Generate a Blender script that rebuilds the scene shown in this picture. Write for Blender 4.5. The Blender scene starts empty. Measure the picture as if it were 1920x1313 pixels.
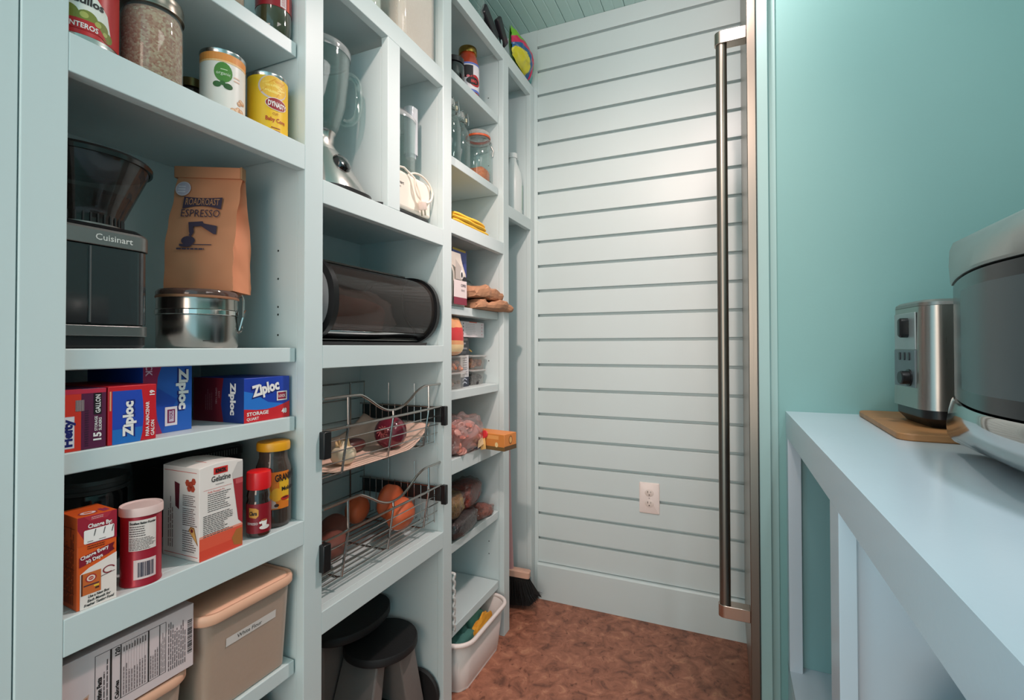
import bpy, bmesh, math, random
from mathutils import Vector, Matrix, noise
random.seed(7)
PI = math.pi; R = math.radians
col = bpy.context.scene.collection
scene = bpy.context.scene

# ------------------------------------------------------------------ camera
cam_d = bpy.data.cameras.new('camera'); cam = bpy.data.objects.new('camera', cam_d); col.objects.link(cam)
cam_d.sensor_fit = 'HORIZONTAL'; cam_d.sensor_width = 36.0
cam_d.lens = 36.0 * 916.8856 / 1920.0
cam_d.shift_y = -(656.5 - 638.554) / 1920.0
cam_d.clip_start = 0.02
cam.matrix_world = (Matrix.Translation((0, 0, 1.0365)) @ Matrix.Rotation(R(23.5086), 4, 'Z')
                    @ Matrix.Rotation(R(90 + 0.7269), 4, 'X') @ Matrix.Rotation(R(-0.112), 4, 'Z'))
scene.camera = cam

# ------------------------------------------------------------------ light
w = bpy.data.worlds.new('world'); scene.world = w; w.use_nodes = True
w.node_tree.nodes['Background'].inputs[0].default_value = (0.47, 0.88, 1.0, 1)
w.node_tree.nodes['Background'].inputs[1].default_value = 0.78
def lamp(name, kind, loc, power, colr, size=0.04, **k):
    d = bpy.data.lights.new(name, kind); d.energy = power; d.color = colr
    if kind in ('POINT', 'SPOT'): d.shadow_soft_size = size
    for a, b in k.items(): setattr(d, a, b)
    o = bpy.data.objects.new(name, d); col.objects.link(o); o.location = loc
    return o
lampA = lamp('ceiling_spot_by_the_door', 'SPOT', (-0.22, -0.2, 2.33), 72, (1.0, 0.77, 0.69), 0.035, spot_size=R(50), spot_blend=1.0)
lampA.rotation_euler = (Vector((-0.40, 1.9, 1.16)) - lampA.location).to_track_quat('-Z', 'Y').to_euler()
lampB = lamp('ceiling_bulb', 'POINT', (0.0, 1.22, 2.08), 5.6, (1.0, 0.80, 0.77), 0.03)
lampD = lamp('shelf_fill_spot', 'SPOT', (0.03, 1.30, 2.30), 45, (1.0, 0.78, 0.74), 0.04, spot_size=R(68), spot_blend=0.9)  # added fill spot, no known fixture; lifts the mid-height shelf fronts
lampD.rotation_euler = (Vector((-0.73, 0.95, 0.78)) - lampD.location).to_track_quat('-Z', 'Y').to_euler()
lampE = lamp('side_fill', 'AREA', (0.74, 0.50, 1.85), 3.2, (1.0, 0.90, 0.88), shape='RECTANGLE', size_y=0.6)  # unseen area light added on the right to brighten the shelf faces
lampE.data.size = 0.6
lampE.rotation_euler = (Vector((-0.73, 1.1, 1.0)) - lampE.location).to_track_quat('-Z', 'Y').to_euler()
lampF = lamp('counter_fill_spot', 'SPOT', (0.40, 0.55, 2.32), 22, (0.92, 0.96, 1.0), 0.05, spot_size=R(60), spot_blend=1.0)  # extra spot added only to brighten the worktop and lower end wall
lampF.rotation_euler = (Vector((0.34, 0.88, 0.86)) - lampF.location).to_track_quat('-Z', 'Y').to_euler()
lampC = lamp('rear_fill', 'AREA', (-0.20, -1.5, 1.20), 14, (1.0, 0.70, 0.54), shape='RECTANGLE', size_y=1.3)  # made-up warm fill from behind the camera
lampC.data.size = 1.1
lampC.rotation_euler = (Vector((-0.3, 1.9, 0.9)) - lampC.location).to_track_quat('-Z', 'Y').to_euler()
vs = scene.view_settings
vs.view_transform = 'Standard'; vs.look = 'None'; vs.gamma = 1.0; vs.exposure = 0.55
try: vs.use_curve_mapping = False
except Exception: pass

# ------------------------------------------------------------------ materials
def lin(c):
    return tuple(((x/255)/12.92 if x/255 <= .04045 else ((x/255+.055)/1.055)**2.4) for x in c)
_pm = {}
def pm(c, rough=.45, metal=0.0, var=.06, scale=30.0, bump=0.0, coat=0.0, name=None, aniso=0.0):
    """procedural paint/plastic/metal with slight colour variation"""
    key = (c, rough, metal, var, scale, bump, coat)
    if key in _pm: return _pm[key]
    m = bpy.data.materials.new(name or 'finish'); m.use_nodes = True
    nt = m.node_tree; b = nt.nodes['Principled BSDF']
    l = lin(c)
    tc = nt.nodes.new('ShaderNodeTexCoord'); nz = nt.nodes.new('ShaderNodeTexNoise'); nz.inputs['Scale'].default_value = scale
    nt.links.new(tc.outputs['Object'], nz.inputs['Vector'])
    mx = nt.nodes.new('ShaderNodeMix'); mx.data_type = 'RGBA'
    mx.inputs[6].default_value = tuple(x*(1-var) for x in l)+(1,); mx.inputs[7].default_value = tuple(min(1, x*(1+var)) for x in l)+(1,)
    nt.links.new(nz.outputs['Fac'], mx.inputs[0]); nt.links.new(mx.outputs[2], b.inputs['Base Color'])
    b.inputs['Roughness'].default_value = rough; b.inputs['Metallic'].default_value = metal
    b.inputs['Coat Weight'].default_value = coat
    if bump:
        bp = nt.nodes.new('ShaderNodeBump'); bp.inputs['Strength'].default_value = bump; bp.inputs['Distance'].default_value = .002
        nt.links.new(nz.outputs['Fac'], bp.inputs['Height']); nt.links.new(bp.outputs[0], b.inputs['Normal'])
    _pm[key] = m; return m
def film(c, alpha, rough=.05, name='clear_plastic', edge=.40):
    """thin clear wall: tinted see-through plus a gloss layer"""
    key = ('film', c, alpha, rough, edge)
    if key in _pm: return _pm[key]
    m = bpy.data.materials.new(name); m.use_nodes = True; nt = m.node_tree
    for n in list(nt.nodes): nt.nodes.remove(n)
    out = nt.nodes.new('ShaderNodeOutputMaterial'); tr = nt.nodes.new('ShaderNodeBsdfTransparent'); pr = nt.nodes.new('ShaderNodeBsdfPrincipled')
    l = lin(c); tr.inputs[0].default_value = tuple(.25+.75*x for x in l)+(1,)
    pr.inputs['Base Color'].default_value = l+(1,); pr.inputs['Roughness'].default_value = rough
    lw = nt.nodes.new('ShaderNodeLayerWeight'); lw.inputs[0].default_value = .35
    nz = nt.nodes.new('ShaderNodeTexNoise'); nz.inputs['Scale'].default_value = 25
    mr = nt.nodes.new('ShaderNodeMapRange'); mr.inputs[3].default_value = alpha; mr.inputs[4].default_value = min(1, alpha+edge)
    nt.links.new(lw.outputs['Facing'], mr.inputs[0])
    ad = nt.nodes.new('ShaderNodeMath'); ad.operation = 'MULTIPLY_ADD'; ad.inputs[1].default_value = .04; ad.use_clamp = True
    nt.links.new(nz.outputs['Fac'], ad.inputs[0]); nt.links.new(mr.outputs[0], ad.inputs[2])
    mx = nt.nodes.new('ShaderNodeMixShader'); nt.links.new(ad.outputs[0], mx.inputs[0])
    nt.links.new(tr.outputs[0], mx.inputs[1]); nt.links.new(pr.outputs[0], mx.inputs[2])
    gl = nt.nodes.new('ShaderNodeBsdfGlossy'); gl.inputs['Roughness'].default_value = rough; pw = nt.nodes.new('ShaderNodeMath'); pw.operation = 'POWER'; pw.inputs[1].default_value = 5; nt.links.new(lw.outputs['Facing'], pw.inputs[0]); lw.inputs[0].default_value = .5; fr = nt.nodes.new('ShaderNodeMath'); fr.operation = 'MULTIPLY_ADD'; fr.inputs[1].default_value = .55; fr.inputs[2].default_value = .045; nt.links.new(pw.outputs[0], fr.inputs[0])
    m2 = nt.nodes.new('ShaderNodeMixShader'); nt.links.new(fr.outputs[0], m2.inputs[0]); nt.links.new(mx.outputs[0], m2.inputs[1]); nt.links.new(gl.outputs[0], m2.inputs[2]); nt.links.new(m2.outputs[0], out.inputs[0])
    _pm[key] = m; return m
def speckle(c1, c2, c3, scale, rough=.6, bump=.3, name='grain'):
    key = ('sp', c1, c2, c3, scale)
    if key in _pm: return _pm[key]
    m = bpy.data.materials.new(name); m.use_nodes = True; nt = m.node_tree; b = nt.nodes['Principled BSDF']
    tc = nt.nodes.new('ShaderNodeTexCoord'); v = nt.nodes.new('ShaderNodeTexVoronoi'); v.inputs['Scale'].default_value = scale
    nt.links.new(tc.outputs['Object'], v.inputs['Vector'])
    sp = nt.nodes.new('ShaderNodeSeparateColor'); nt.links.new(v.outputs['Color'], sp.inputs[0])
    cr = nt.nodes.new('ShaderNodeValToRGB'); e = cr.color_ramp.elements
    e[0].color = lin(c1)+(1,); e[1].color = lin(c3)+(1,); k = e.new(.5); k.color = lin(c2)+(1,)
    nt.links.new(sp.outputs[0], cr.inputs[0]); nt.links.new(cr.outputs[0], b.inputs['Base Color'])
    bp = nt.nodes.new('ShaderNodeBump'); bp.inputs['Strength'].default_value = bump; bp.inputs['Distance'].default_value = .003; bp.invert = True
    nt.links.new(v.outputs['Distance'], bp.inputs['Height']); nt.links.new(bp.outputs[0], b.inputs['Normal'])
    b.inputs['Roughness'].default_value = rough
    _pm[key] = m; return m
def brushed(c, rough=.3, name='brushed_steel', axis=2, scale=400):
    m = bpy.data.materials.new(name); m.use_nodes = True; nt = m.node_tree; b = nt.nodes['Principled BSDF']
    tc = nt.nodes.new('ShaderNodeTexCoord'); mp = nt.nodes.new('ShaderNodeMapping')
    s = [scale, scale, scale]; s[axis] = 4; mp.inputs['Scale'].default_value = s
    nt.links.new(tc.outputs['Object'], mp.inputs[0]); nz = nt.nodes.new('ShaderNodeTexNoise'); nz.inputs['Scale'].default_value = 1
    nt.links.new(mp.outputs[0], nz.inputs['Vector'])
    mr = nt.nodes.new('ShaderNodeMapRange'); mr.inputs[3].default_value = rough*.75; mr.inputs[4].default_value = rough*1.3
    nt.links.new(nz.outputs['Fac'], mr.inputs[0]); nt.links.new(mr.outputs[0], b.inputs['Roughness'])
    b.inputs['Base Color'].default_value = lin(c)+(1,); b.inputs['Metallic'].default_value = 1
    return m
def paint(c, name, rough=.36, bump=.06):
    m = bpy.data.materials.new(name); m.use_nodes = True; nt = m.node_tree; b = nt.nodes['Principled BSDF']
    l = lin(c); tc = nt.nodes.new('ShaderNodeTexCoord')
    n1 = nt.nodes.new('ShaderNodeTexNoise'); n1.inputs['Scale'].default_value = 3; n1.inputs['Detail'].default_value = 4
    n2 = nt.nodes.new('ShaderNodeTexNoise'); n2.inputs['Scale'].default_value = 160; n2.inputs['Detail'].default_value = 3
    for n in (n1, n2): nt.links.new(tc.outputs['Object'], n.inputs['Vector'])
    mx = nt.nodes.new('ShaderNodeMix'); mx.data_type = 'RGBA'
    mx.inputs[6].default_value = tuple(x*.96 for x in l)+(1,); mx.inputs[7].default_value = tuple(min(1, x*1.04) for x in l)+(1,)
    nt.links.new(n1.outputs['Fac'], mx.inputs[0]); nt.links.new(mx.outputs[2], b.inputs['Base Color'])
    bp = nt.nodes.new('ShaderNodeBump'); bp.inputs['Strength'].default_value = bump; bp.inputs['Distance'].default_value = .001
    nt.links.new(n2.outputs['Fac'], bp.inputs['Height']); nt.links.new(bp.outputs[0], b.inputs['Normal'])
    b.inputs['Roughness'].default_value = rough
    return m
def cork():
    m = bpy.data.materials.new('cork_floor'); m.use_nodes = True; nt = m.node_tree; b = nt.nodes['Principled BSDF']
    tc = nt.nodes.new('ShaderNodeTexCoord')
    nz = nt.nodes.new('ShaderNodeTexNoise'); nz.inputs['Scale'].default_value = 22; nz.inputs['Detail'].default_value = 5; nz.inputs['Roughness'].default_value = .62; nz.inputs['Distortion'].default_value = .7
    nt.links.new(tc.outputs['Object'], nz.inputs['Vector'])
    cr = nt.nodes.new('ShaderNodeValToRGB'); e = cr.color_ramp.elements
    e[0].position = .32; e[0].color = lin((112, 70, 54))+(1,); e[1].position = .70; e[1].color = lin((196, 138, 106))+(1,)
    k = e.new(.46); k.color = lin((152, 96, 74))+(1,); k = e.new(.57); k.color = lin((170, 110, 86))+(1,)
    nt.links.new(nz.outputs['Fac'], cr.inputs[0])
    mp = nt.nodes.new('ShaderNodeMapping'); mp.inputs['Scale'].default_value = (1.6, 1, 1); mp.inputs['Rotation'].default_value = (0, 0, .5); nt.links.new(tc.outputs['Object'], mp.inputs[0])
    v = nt.nodes.new('ShaderNodeTexNoise'); v.inputs['Scale'].default_value = 48; v.inputs['Detail'].default_value = 4; v.inputs['Distortion'].default_value = .6
    nt.links.new(mp.outputs[0], v.inputs['Vector'])
    c2 = nt.nodes.new('ShaderNodeValToRGB'); c2.color_ramp.elements[0].position = .30; c2.color_ramp.elements[0].color = (.40, .33, .30, 1); c2.color_ramp.elements[1].position = .39; c2.color_ramp.elements[1].color = (1, 1, 1, 1)
    nt.links.new(v.outputs['Fac'], c2.inputs[0])
    mx = nt.nodes.new('ShaderNodeMix'); mx.data_type = 'RGBA'; mx.blend_type = 'MULTIPLY'; mx.inputs[0].default_value = .75
    nt.links.new(cr.outputs[0], mx.inputs[6]); nt.links.new(c2.outputs[0], mx.inputs[7]); nt.links.new(mx.outputs[2], b.inputs['Base Color'])
    b.inputs['Roughness'].default_value = .5
    return m
def wood(c1, c2, name='wood', sx=(4, 60, 60)):
    m = bpy.data.materials.new(name); m.use_nodes = True; nt = m.node_tree; b = nt.nodes['Principled BSDF']
    tc = nt.nodes.new('ShaderNodeTexCoord'); mp = nt.nodes.new('ShaderNodeMapping'); mp.inputs['Scale'].default_value = sx
    nt.links.new(tc.outputs['Object'], mp.inputs[0]); nz = nt.nodes.new('ShaderNodeTexNoise'); nz.inputs['Scale'].default_value = 1; nz.inputs['Detail'].default_value = 5
    nt.links.new(mp.outputs[0], nz.inputs['Vector'])
    mx = nt.nodes.new('ShaderNodeMix'); mx.data_type = 'RGBA'; mx.inputs[6].default_value = lin(c1)+(1,); mx.inputs[7].default_value = lin(c2)+(1,)
    nt.links.new(nz.outputs['Fac'], mx.inputs[0]); nt.links.new(mx.outputs[2], b.inputs['Base Color']); b.inputs['Roughness'].default_value = .5
    return m
TRIM = paint((206, 218, 218), 'aqua_trim_paint')
WALL = paint((128, 172, 170), 'aqua_wall_paint', .5, .15)
BEAD = paint((178, 211, 206), 'aqua_ceiling_paint', .4)
CORK = cork()
STEEL = brushed((134, 127, 118), .34)
STEELX = brushed((196, 192, 186), .3, axis=1)
CHROME = pm((205, 205, 205), .12, 1.0, .02)
WIRE = pm((176, 172, 168), .22, 1.0, .02)
BLACK = pm((18, 18, 20), .35)
MATTE = pm((22, 22, 23), .6, bump=.2, scale=200)
GLASS = film((225, 238, 236), .0, .04, 'clear_glass', .22)
CLEAR = film((232, 230, 226), .02, .08, edge=.22)
SMOKE = film((120, 112, 108), .04, .06, 'smoked_acrylic', .3)
KRAFT = pm((206, 134, 96), .75, var=.12, scale=12, bump=.25)

# ------------------------------------------------------------------ mesh builder
def smooth_path(P, k=4):
    P = [Vector(p) for p in P]; out = []
    for i in range(len(P)-1):
        a, b, c, d = P[max(i-1, 0)], P[i], P[i+1], P[min(i+2, len(P)-1)]
        for j in range(k):
            t = j/k; out.append(.5*((2*b)+(c-a)*t+(2*a-5*b+4*c-d)*t*t+(3*b-a-3*c+d)*t**3))
    return out+[P[-1]]
class MB:
    def __init__(s, M=None): s.v = []; s.f = []; s.m = []; s.mats = []; s.M = M or Matrix()
    def slot(s, mat):
        if mat not in s.mats: s.mats.append(mat)
        return s.mats.index(mat)
    def add(s, vs, fs, mat=None, M=None):
        T = s.M @ M if M else s.M; b = len(s.v); k = s.slot(mat) if mat else 0
        s.v += [T @ Vector(p) for p in vs]
        for f in fs: s.f.append([i+b for i in f]); s.m.append(k)
        return s
    def box(s, x0, x1, y0, y1, z0, z1, mat=None, M=None, tx=0, ty=0):
        vs = [(x0+tx, y0+ty, z0), (x1-tx, y0+ty, z0), (x1-tx, y1-ty, z0), (x0+tx, y1-ty, z0), (x0, y0, z1), (x1, y0, z1), (x1, y1, z1), (x0, y1, z1)]
        return s.add(vs, [(3, 2, 1, 0), (4, 5, 6, 7), (0, 1, 5, 4), (1, 2, 6, 5), (2, 3, 7, 6), (3, 0, 4, 7)], mat, M)
    def prism(s, pts, h0, h1, axis='z', mat=None, M=None):
        n = len(pts)
        def p3(p, h): return {'z': (p[0], p[1], h), 'y': (p[0], h, p[1]), 'x': (h, p[0], p[1])}[axis]
        vs = [p3(p, h0) for p in pts]+[p3(p, h1) for p in pts]
        fs = [list(range(n))[::-1], list(range(n, 2*n))]+[(i, (i+1) % n, n+(i+1) % n, n+i) for i in range(n)]
        return s.add(vs, fs, mat, M)
    def lathe(s, prof, cx=0, cy=0, n=40, mat=None, M=None, sx=1, sy=1):
        vs = []; fs = []; rings = []
        for r, z in prof:
            if r < 1e-6: rings.append([len(vs)]); vs.append((cx, cy, z))
            else:
                rings.append(list(range(len(vs), len(vs)+n)))
                vs += [(cx+r*sx*math.cos(2*PI*i/n), cy+r*sy*math.sin(2*PI*i/n), z) for i in range(n)]
        for a, b in zip(rings, rings[1:]):
            for i in range(n):
                j = (i+1) % n
                if len(a) == 1 and len(b) == 1: continue
                if len(a) == 1: fs.append((a[0], b[j], b[i]))
                elif len(b) == 1: fs.append((a[i], a[j], b[0]))
                else: fs.append((a[i], a[j], b[j], b[i]))
        return s.add(vs, fs, mat, M)
    def rbox(s, x0, x1, y0, y1, prof, r, n=6, mat=None, M=None, close=True):
        """rounded rectangle swept up a profile of (inset, z)"""
        vs = []; rings = []
        for ins, z in prof:
            ring = []
            rr = max(r-ins, .0005)
            for k, (cx, cy) in enumerate(((x1-ins-rr, y1-ins-rr), (x0+ins+rr, y1-ins-rr), (x0+ins+rr, y0+ins+rr), (x1-ins-rr, y0+ins+rr))):
                for i in range(n+1):
                    a = k*PI/2 + i*PI/2/n
                    ring.append(len(vs)); vs.append((cx+rr*math.cos(a), cy+rr*math.sin(a), z))
            rings.append(ring)
        fs = []
        for a, b in zip(rings, rings[1:]):
            L = len(a)
            for i in range(L): fs.append((a[i], a[(i+1) % L], b[(i+1) % L], b[i]))
        if close: fs.append(rings[0][::-1]); fs.append(rings[-1])
        return s.add(vs, fs, mat, M)
    def tube(s, pts, r, n=8, mat=None, closed=False, M=None):
        P = [Vector(p) for p in pts]; N = len(P); vs = []; fs = []
        up = Vector((0, 0, 1)); prev = None
        for i, p in enumerate(P):
            a = P[(i-1) % N] if (closed or i > 0) else p; b = P[(i+1) % N] if (closed or i < N-1) else p
            t = (b-a).normalized()
            if prev is None:
                ref = up if abs(t.z) < .9 else Vector((1, 0, 0)); x = t.cross(ref).normalized()
            else: x = (prev - t*prev.dot(t)).normalized()
            prev = x; y = t.cross(x); rr = r[i] if isinstance(r, (list, tuple)) else r
            vs += [p+x*rr*math.cos(2*PI*k/n)+y*rr*math.sin(2*PI*k/n) for k in range(n)]
        for i in range(N if closed else N-1):
            a = i*n; b = ((i+1) % N)*n
            for k in range(n): fs.append((a+k, a+(k+1) % n, b+(k+1) % n, b+k))
        if not closed: fs.append(list(range(n))[::-1]); fs.append(list(range((N-1)*n, N*n)))
        return s.add(vs, fs, mat, M)
    def surf(s, fn, nu, nv, mat=None, closed_u=False, M=None):
        vs = [fn(i/nu, j/nv) for j in range(nv+1) for i in range(nu+(0 if closed_u else 1))]
        w_ = nu+(0 if closed_u else 1); fs = []
        for j in range(nv):
            for i in range(nu):
                i2 = (i+1) % w_
                fs.append((j*w_+i, j*w_+i2, (j+1)*w_+i2, (j+1)*w_+i))
        return s.add(vs, fs, mat, M)
    def build(s, name, mat=None, parent=None, bevel=0, smooth=35, kind=None, solid=0, label=None):
        me = bpy.data.meshes.new(name); me.from_pydata([tuple(v) for v in s.v], [], s.f)
        if s.mats:
            for m in s.mats: me.materials.append(m)
            for p, k in zip(me.polygons, s.m): p.material_index = k
        elif mat: me.materials.append(mat)
        if smooth:
            me.polygons.foreach_set('use_smooth', [True]*len(me.polygons))
            me.set_sharp_from_angle(angle=R(smooth))
        me.update()
        o = bpy.data.objects.new(name, me); col.objects.link(o)
        if parent: o.parent = parent
        if solid:
            md = o.modifiers.new('thickness', 'SOLIDIFY'); md.thickness = solid; md.offset = -1
        if bevel:
            md = o.modifiers.new('bevel', 'BEVEL'); md.width = bevel; md.segments = 2; md.limit_method = 'ANGLE'; md.angle_limit = R(40); md.harden_normals = False
        if kind: o['kind'] = kind
        if label: o['label'] = label
        return o
def thing(name, label, cat, loc=(0, 0, 0), rot=0, group=None):
    o = bpy.data.objects.new(name, None); col.objects.link(o); o.empty_display_size = .02
    o.location = loc; o.rotation_euler = (0, 0, R(rot)); o['label'] = label; o['category'] = cat
    if group: o['group'] = group
    return o
def tag(o, label, cat, group=None):
    o['label'] = label; o['category'] = cat
    if group: o['group'] = group
    return o

# ------------------------------------------------------------------ flat print on faces and curved labels
_txt = {}
def text_geo(body, bold=0, shear=0):
    k = (body, bold, shear)
    if k not in _txt:
        c = bpy.data.curves.new('t', 'FONT'); c.body = body; c.size = 1; c.offset = bold; c.shear = shear; c.resolution_u = 2
        o = bpy.data.objects.new('t', c); me = bpy.data.meshes.new_from_object(o)
        vs = [v.co.copy() for v in me.vertices]; fs = [list(p.vertices) for p in me.polygons]
        bpy.data.objects.remove(o); bpy.data.curves.remove(c); bpy.data.meshes.remove(me)
        _txt[k] = (vs, fs)
    return _txt[k]
class Print:
    """flat print: mp(u, v, n) -> point; u along the reading direction, v up, n proud of the surface"""
    def __init__(s, mp, step=None, rough=.5): s.mp = mp; s.mb = MB(); s.step = step; s.rough = rough
    def poly(s, pts, c, n=1):
        for q in (s.slabs(pts) if s.step else [pts]):
            s.mb.add([s.mp(u, v, n*.00014) for u, v in q], [list(range(len(q)))], pm(c, s.rough, var=.02))
    def slabs(s, pts):
        """cut a polygon into upright strips so that it can follow a curved surface"""
        def clip(P, x, keep):
            out = []
            for (a, b) in zip(P, P[1:]+P[:1]):
                ia, ib = (a[0]-x)*keep >= 0, (b[0]-x)*keep >= 0
                if ia: out.append(a)
                if ia != ib:
                    t = (x-a[0])/(b[0]-a[0]); out.append((x, a[1]+(b[1]-a[1])*t))
            return out
        lo, hi = min(p[0] for p in pts), max(p[0] for p in pts); k = max(1, math.ceil((hi-lo)/s.step)); res = []
        for i in range(k):
            a, b = lo+(hi-lo)*i/k, lo+(hi-lo)*(i+1)/k
            q = clip(clip(list(pts), a, 1), b, -1)
            if len(q) > 2: res.append(q)
        return res
    def rect(s, u0, v0, u1, v1, c, n=1):
        s.poly([(u0, v0), (u1, v0), (u1, v1), (u0, v1)], c, n)
    def ell(s, u, v, ru, rv, c, n=1, k=20):
        s.poly([(u+ru*math.cos(2*PI*i/k), v+rv*math.sin(2*PI*i/k)) for i in range(k)], c, n)
    def text(s, t, u, v, h, c, n=3, rot=0, bold=0.0, shear=0, fit=None, align='l', arc=0):
        vs, fs = text_geo(t, bold, shear)
        if not vs: return
        w_ = max(p.x for p in vs); sx = h/.72; kx = (fit/(w_*sx) if fit else 1)
        ca, sa = math.cos(R(rot)), math.sin(R(rot)); off = {'l': 0, 'c': -.5, 'r': -1}[align]*w_*sx*kx
        P = []
        for p in vs:
            x = p.x*sx*kx+off; y = p.y*sx + arc*x*x
            P.append(s.mp(u+x*ca-y*sa, v+x*sa+y*ca, n*.00014+(.00012 if s.step else 0)))
        s.mb.add(P, fs, pm(c, s.rough, var=.02))
    def para(s, u0, v0, u1, v1, lines, c, n=3, rot=0, seed=1, fill=.38):
        """rows of tiny unreadable print as broken bars"""
        rd = random.Random(seed); H = v1-v0
        if rot == 0:
            for i in range(lines):
                y = v1-(i+.75)*H/lines; x = u0; e = u0+(u1-u0)*rd.uniform(.7, 1)
                while x < e:
                    L = rd.uniform(.05, .14)*(u1-u0); s.rect(x, y, min(x+L, e), y+H/lines*fill, c, n); x += L+.018*(u1-u0)
        else:
            W = u1-u0
            for i in range(lines):
                x = u0+(i+.25)*W/lines; y = v0; e = v0+H*rd.uniform(.65, 1)
                while y < e:
                    L = rd.uniform(.06, .16)*H; s.rect(x, y, x+W/lines*fill, min(y+L, e), c, n); y += L+.02*H
    def bars(s, u0, v0, u1, v1, c=(25, 25, 25), n=3, vert=True, seed=3):
        rd = random.Random(seed); t = 0
        while t < .98:
            wd = rd.choice((.012, .02, .03)); g = rd.choice((.014, .02, .03))
            if vert: s.rect(u0+t*(u1-u0), v0, u0+min(1, t+wd)*(u1-u0), v1, c, n)
            else: s.rect(u0, v0+t*(v1-v0), u1, v0+min(1, t+wd)*(v1-v0), c, n)
            t += wd+g
    def build(s, name, parent): return s.mb.build(name, None, parent, smooth=0)
def plane_map(O, U, V):
    O = Vector(O); U = Vector(U).normalized(); V = Vector(V).normalized(); N = U.cross(V)
    return lambda u, v, n: O+U*u+V*v+N*n
def cyl_map(r, a0=0.0):
    """u = arc length from the angle a0 (degrees from +X towards +Y)"""
    return lambda u, v, n: Vector(((r+n)*math.cos(R(a0)+u/r), (r+n)*math.sin(R(a0)+u/r), v))

# ------------------------------------------------------------------ SETTING
D = 1.914
fl = MB().box(-1.1, .85, -.7, 2.0, -.05, 0).build('floor', CORK, smooth=0); fl['kind'] = 'structure'
wb = MB().box(-1.06, .85, D+.0190, D+.10, 0, 2.43).build('wall_back', TRIM, smooth=0); wb['kind'] = 'structure'
zs = [1.7801-.1024*n for n in range(-5, 17)]
zs = [2.41]+zs; zs[-1] = .1454-.004
for a, b in zip(zs, zs[1:]):
    MB().box(-.7145, .3, D, D+.0190, b+.0058, min(a-.0058, 2.367)).build('shiplap_board', TRIM, wb, bevel=.0008, smooth=0)
MB().box(-1.05, -.7145, D, D+.008, 0, 2.367).build('side_board', TRIM, wb, smooth=0)
bb = MB().prism([(D+.008, 0), (D-.014, 0), (D-.014, .138), (D-.010, .1445), (D+.008, .1445)], -.7145, .3, 'x').build('baseboard_back', TRIM, smooth=0)
bb['kind'] = 'structure'
ce = MB().box(-1.1, .85, -.7, 2.0, 2.375, 2.43).build('ceiling', BEAD, smooth=0); ce['kind'] = 'structure'
for i in range(24):
    x = -1.07+i*.08
    pr_ = [(x+.001, 2.375), (x+.001, 2.3680), (x+.003, 2.367), (x+.037, 2.367), (x+.0385, 2.3678), (x+.0415, 2.3678), (x+.043, 2.367), (x+.077, 2.367), (x+.079, 2.3680), (x+.079, 2.375)]
    MB().prism([(a, b) for a, b in pr_], -.7, 1.914, 'y').build('beadboard_plank', BEAD, ce, smooth=0)
wl = MB().box(-1.16, -1.06, .2, 2.0, 0, 2.43).build('wall_left', WALL, smooth=0); wl['kind'] = 'structure'
wr = MB().box(.76, .86, -.7, 2.0, 0, 2.43).build('wall_right', WALL, smooth=0); wr['kind'] = 'structure'
we = MB().box(.1095, .76, 1.475, 1.50, 0, 2.367).build('wall_end', WALL, smooth=0); we['kind'] = 'structure'
t1 = MB().box(.0815, .108, 1.44, 1.50, 0, 2.367).box(.1095, .1285, 1.468, 1.475, 0, 2.367).build('trim_1', paint((156, 188, 186), 'jamb_paint', .5), bevel=.001, smooth=0); t1['kind'] = 'structure'

# ------------------------------------------------------------------ built in shelving
FX = -.73; BX = -1.027; TH = .0195
sh = thing('shelving_unit', 'pale aqua built-in pantry shelving of four columns along the left wall', 'shelving', (FX, 1.09, 0))
INV = Matrix.Translation((-FX, -1.09, 0))
def part(name, x0, x1, y0, y1, z0, z1, mat=TRIM, bev=.0012):
    return MB(INV).box(x0, x1, y0, y1, z0, z1).build(name, mat, sh, bevel=bev, smooth=0)
stiles = [(.283, .327), (.6927, .7383), (1.1903, 1.2372), (1.603, 1.650), (1.872, 1.912)]
for i, (a, b) in enumerate(stiles):
    part('stile', FX-TH, FX, a, b, 0, 2.125)
    if i: part('side_panel', BX, FX-TH-.0005, a+.0008, b-.0008, 0, 2.105)
    else: part('side_panel', BX, FX-TH-.0005, a, .2965, 0, 2.105)
part('trim_strip', FX-TH, FX-.002, .20, .2818, 0, 2.367)
part('trim_strip', BX, FX-TH-.0005, .20, .2825, 0, 2.367)
C1, C2, C3, C4 = (.327, .6927), (.7383, 1.1903), (1.2372, 1.603), (1.650, 1.872)
part('back_panel', BX-.012, BX, .283, 1.912, 0, 2.105)
def rail(c, z0, z1, shelf=True):
    c0 = .2970 if c is C1 else c[0]
    part('rail', FX-TH, FX, c[0], c[1], z0, z1)
    if shelf: part('fixed_shelf', BX, FX-TH-.0005, c0, c[1], z1-.019, z1)
for c in (C1, C2, C3, C4): rail(c, 2.078, 2.125)
rail(C1, 1.374, 1.422); rail(C1, .6635, .709); rail(C1, .08, .125)
rail(C2, 1.777, 1.825); rail(C2, 1.323, 1.370); rail(C2, .994, 1.040); rail(C2, .470, .515)
rail(C3, 1.370, 1.412); rail(C3, .663, .706); rail(C4, 1.5165, 1.561)
part('divider', FX-TH, FX, .9419, .9893, 1.370, 1.777); part('divider', BX, FX-TH-.0005, .9427, .9885, 1.370, 1.758)
def ashelf(c, z1): part('adjustable_shelf', BX+.002, FX-TH-.0008, (.299 if c is C1 else c[0]+.002), c[1]-.003, z1-.027, z1, bev=.0015)
for z in (1.620, 1.035, .905, .446): ashelf(C1, z)
for z in (1.876, 1.613, 1.161, .903, .446, .196): ashelf(C3, z)
hp = MB(INV)
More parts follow.
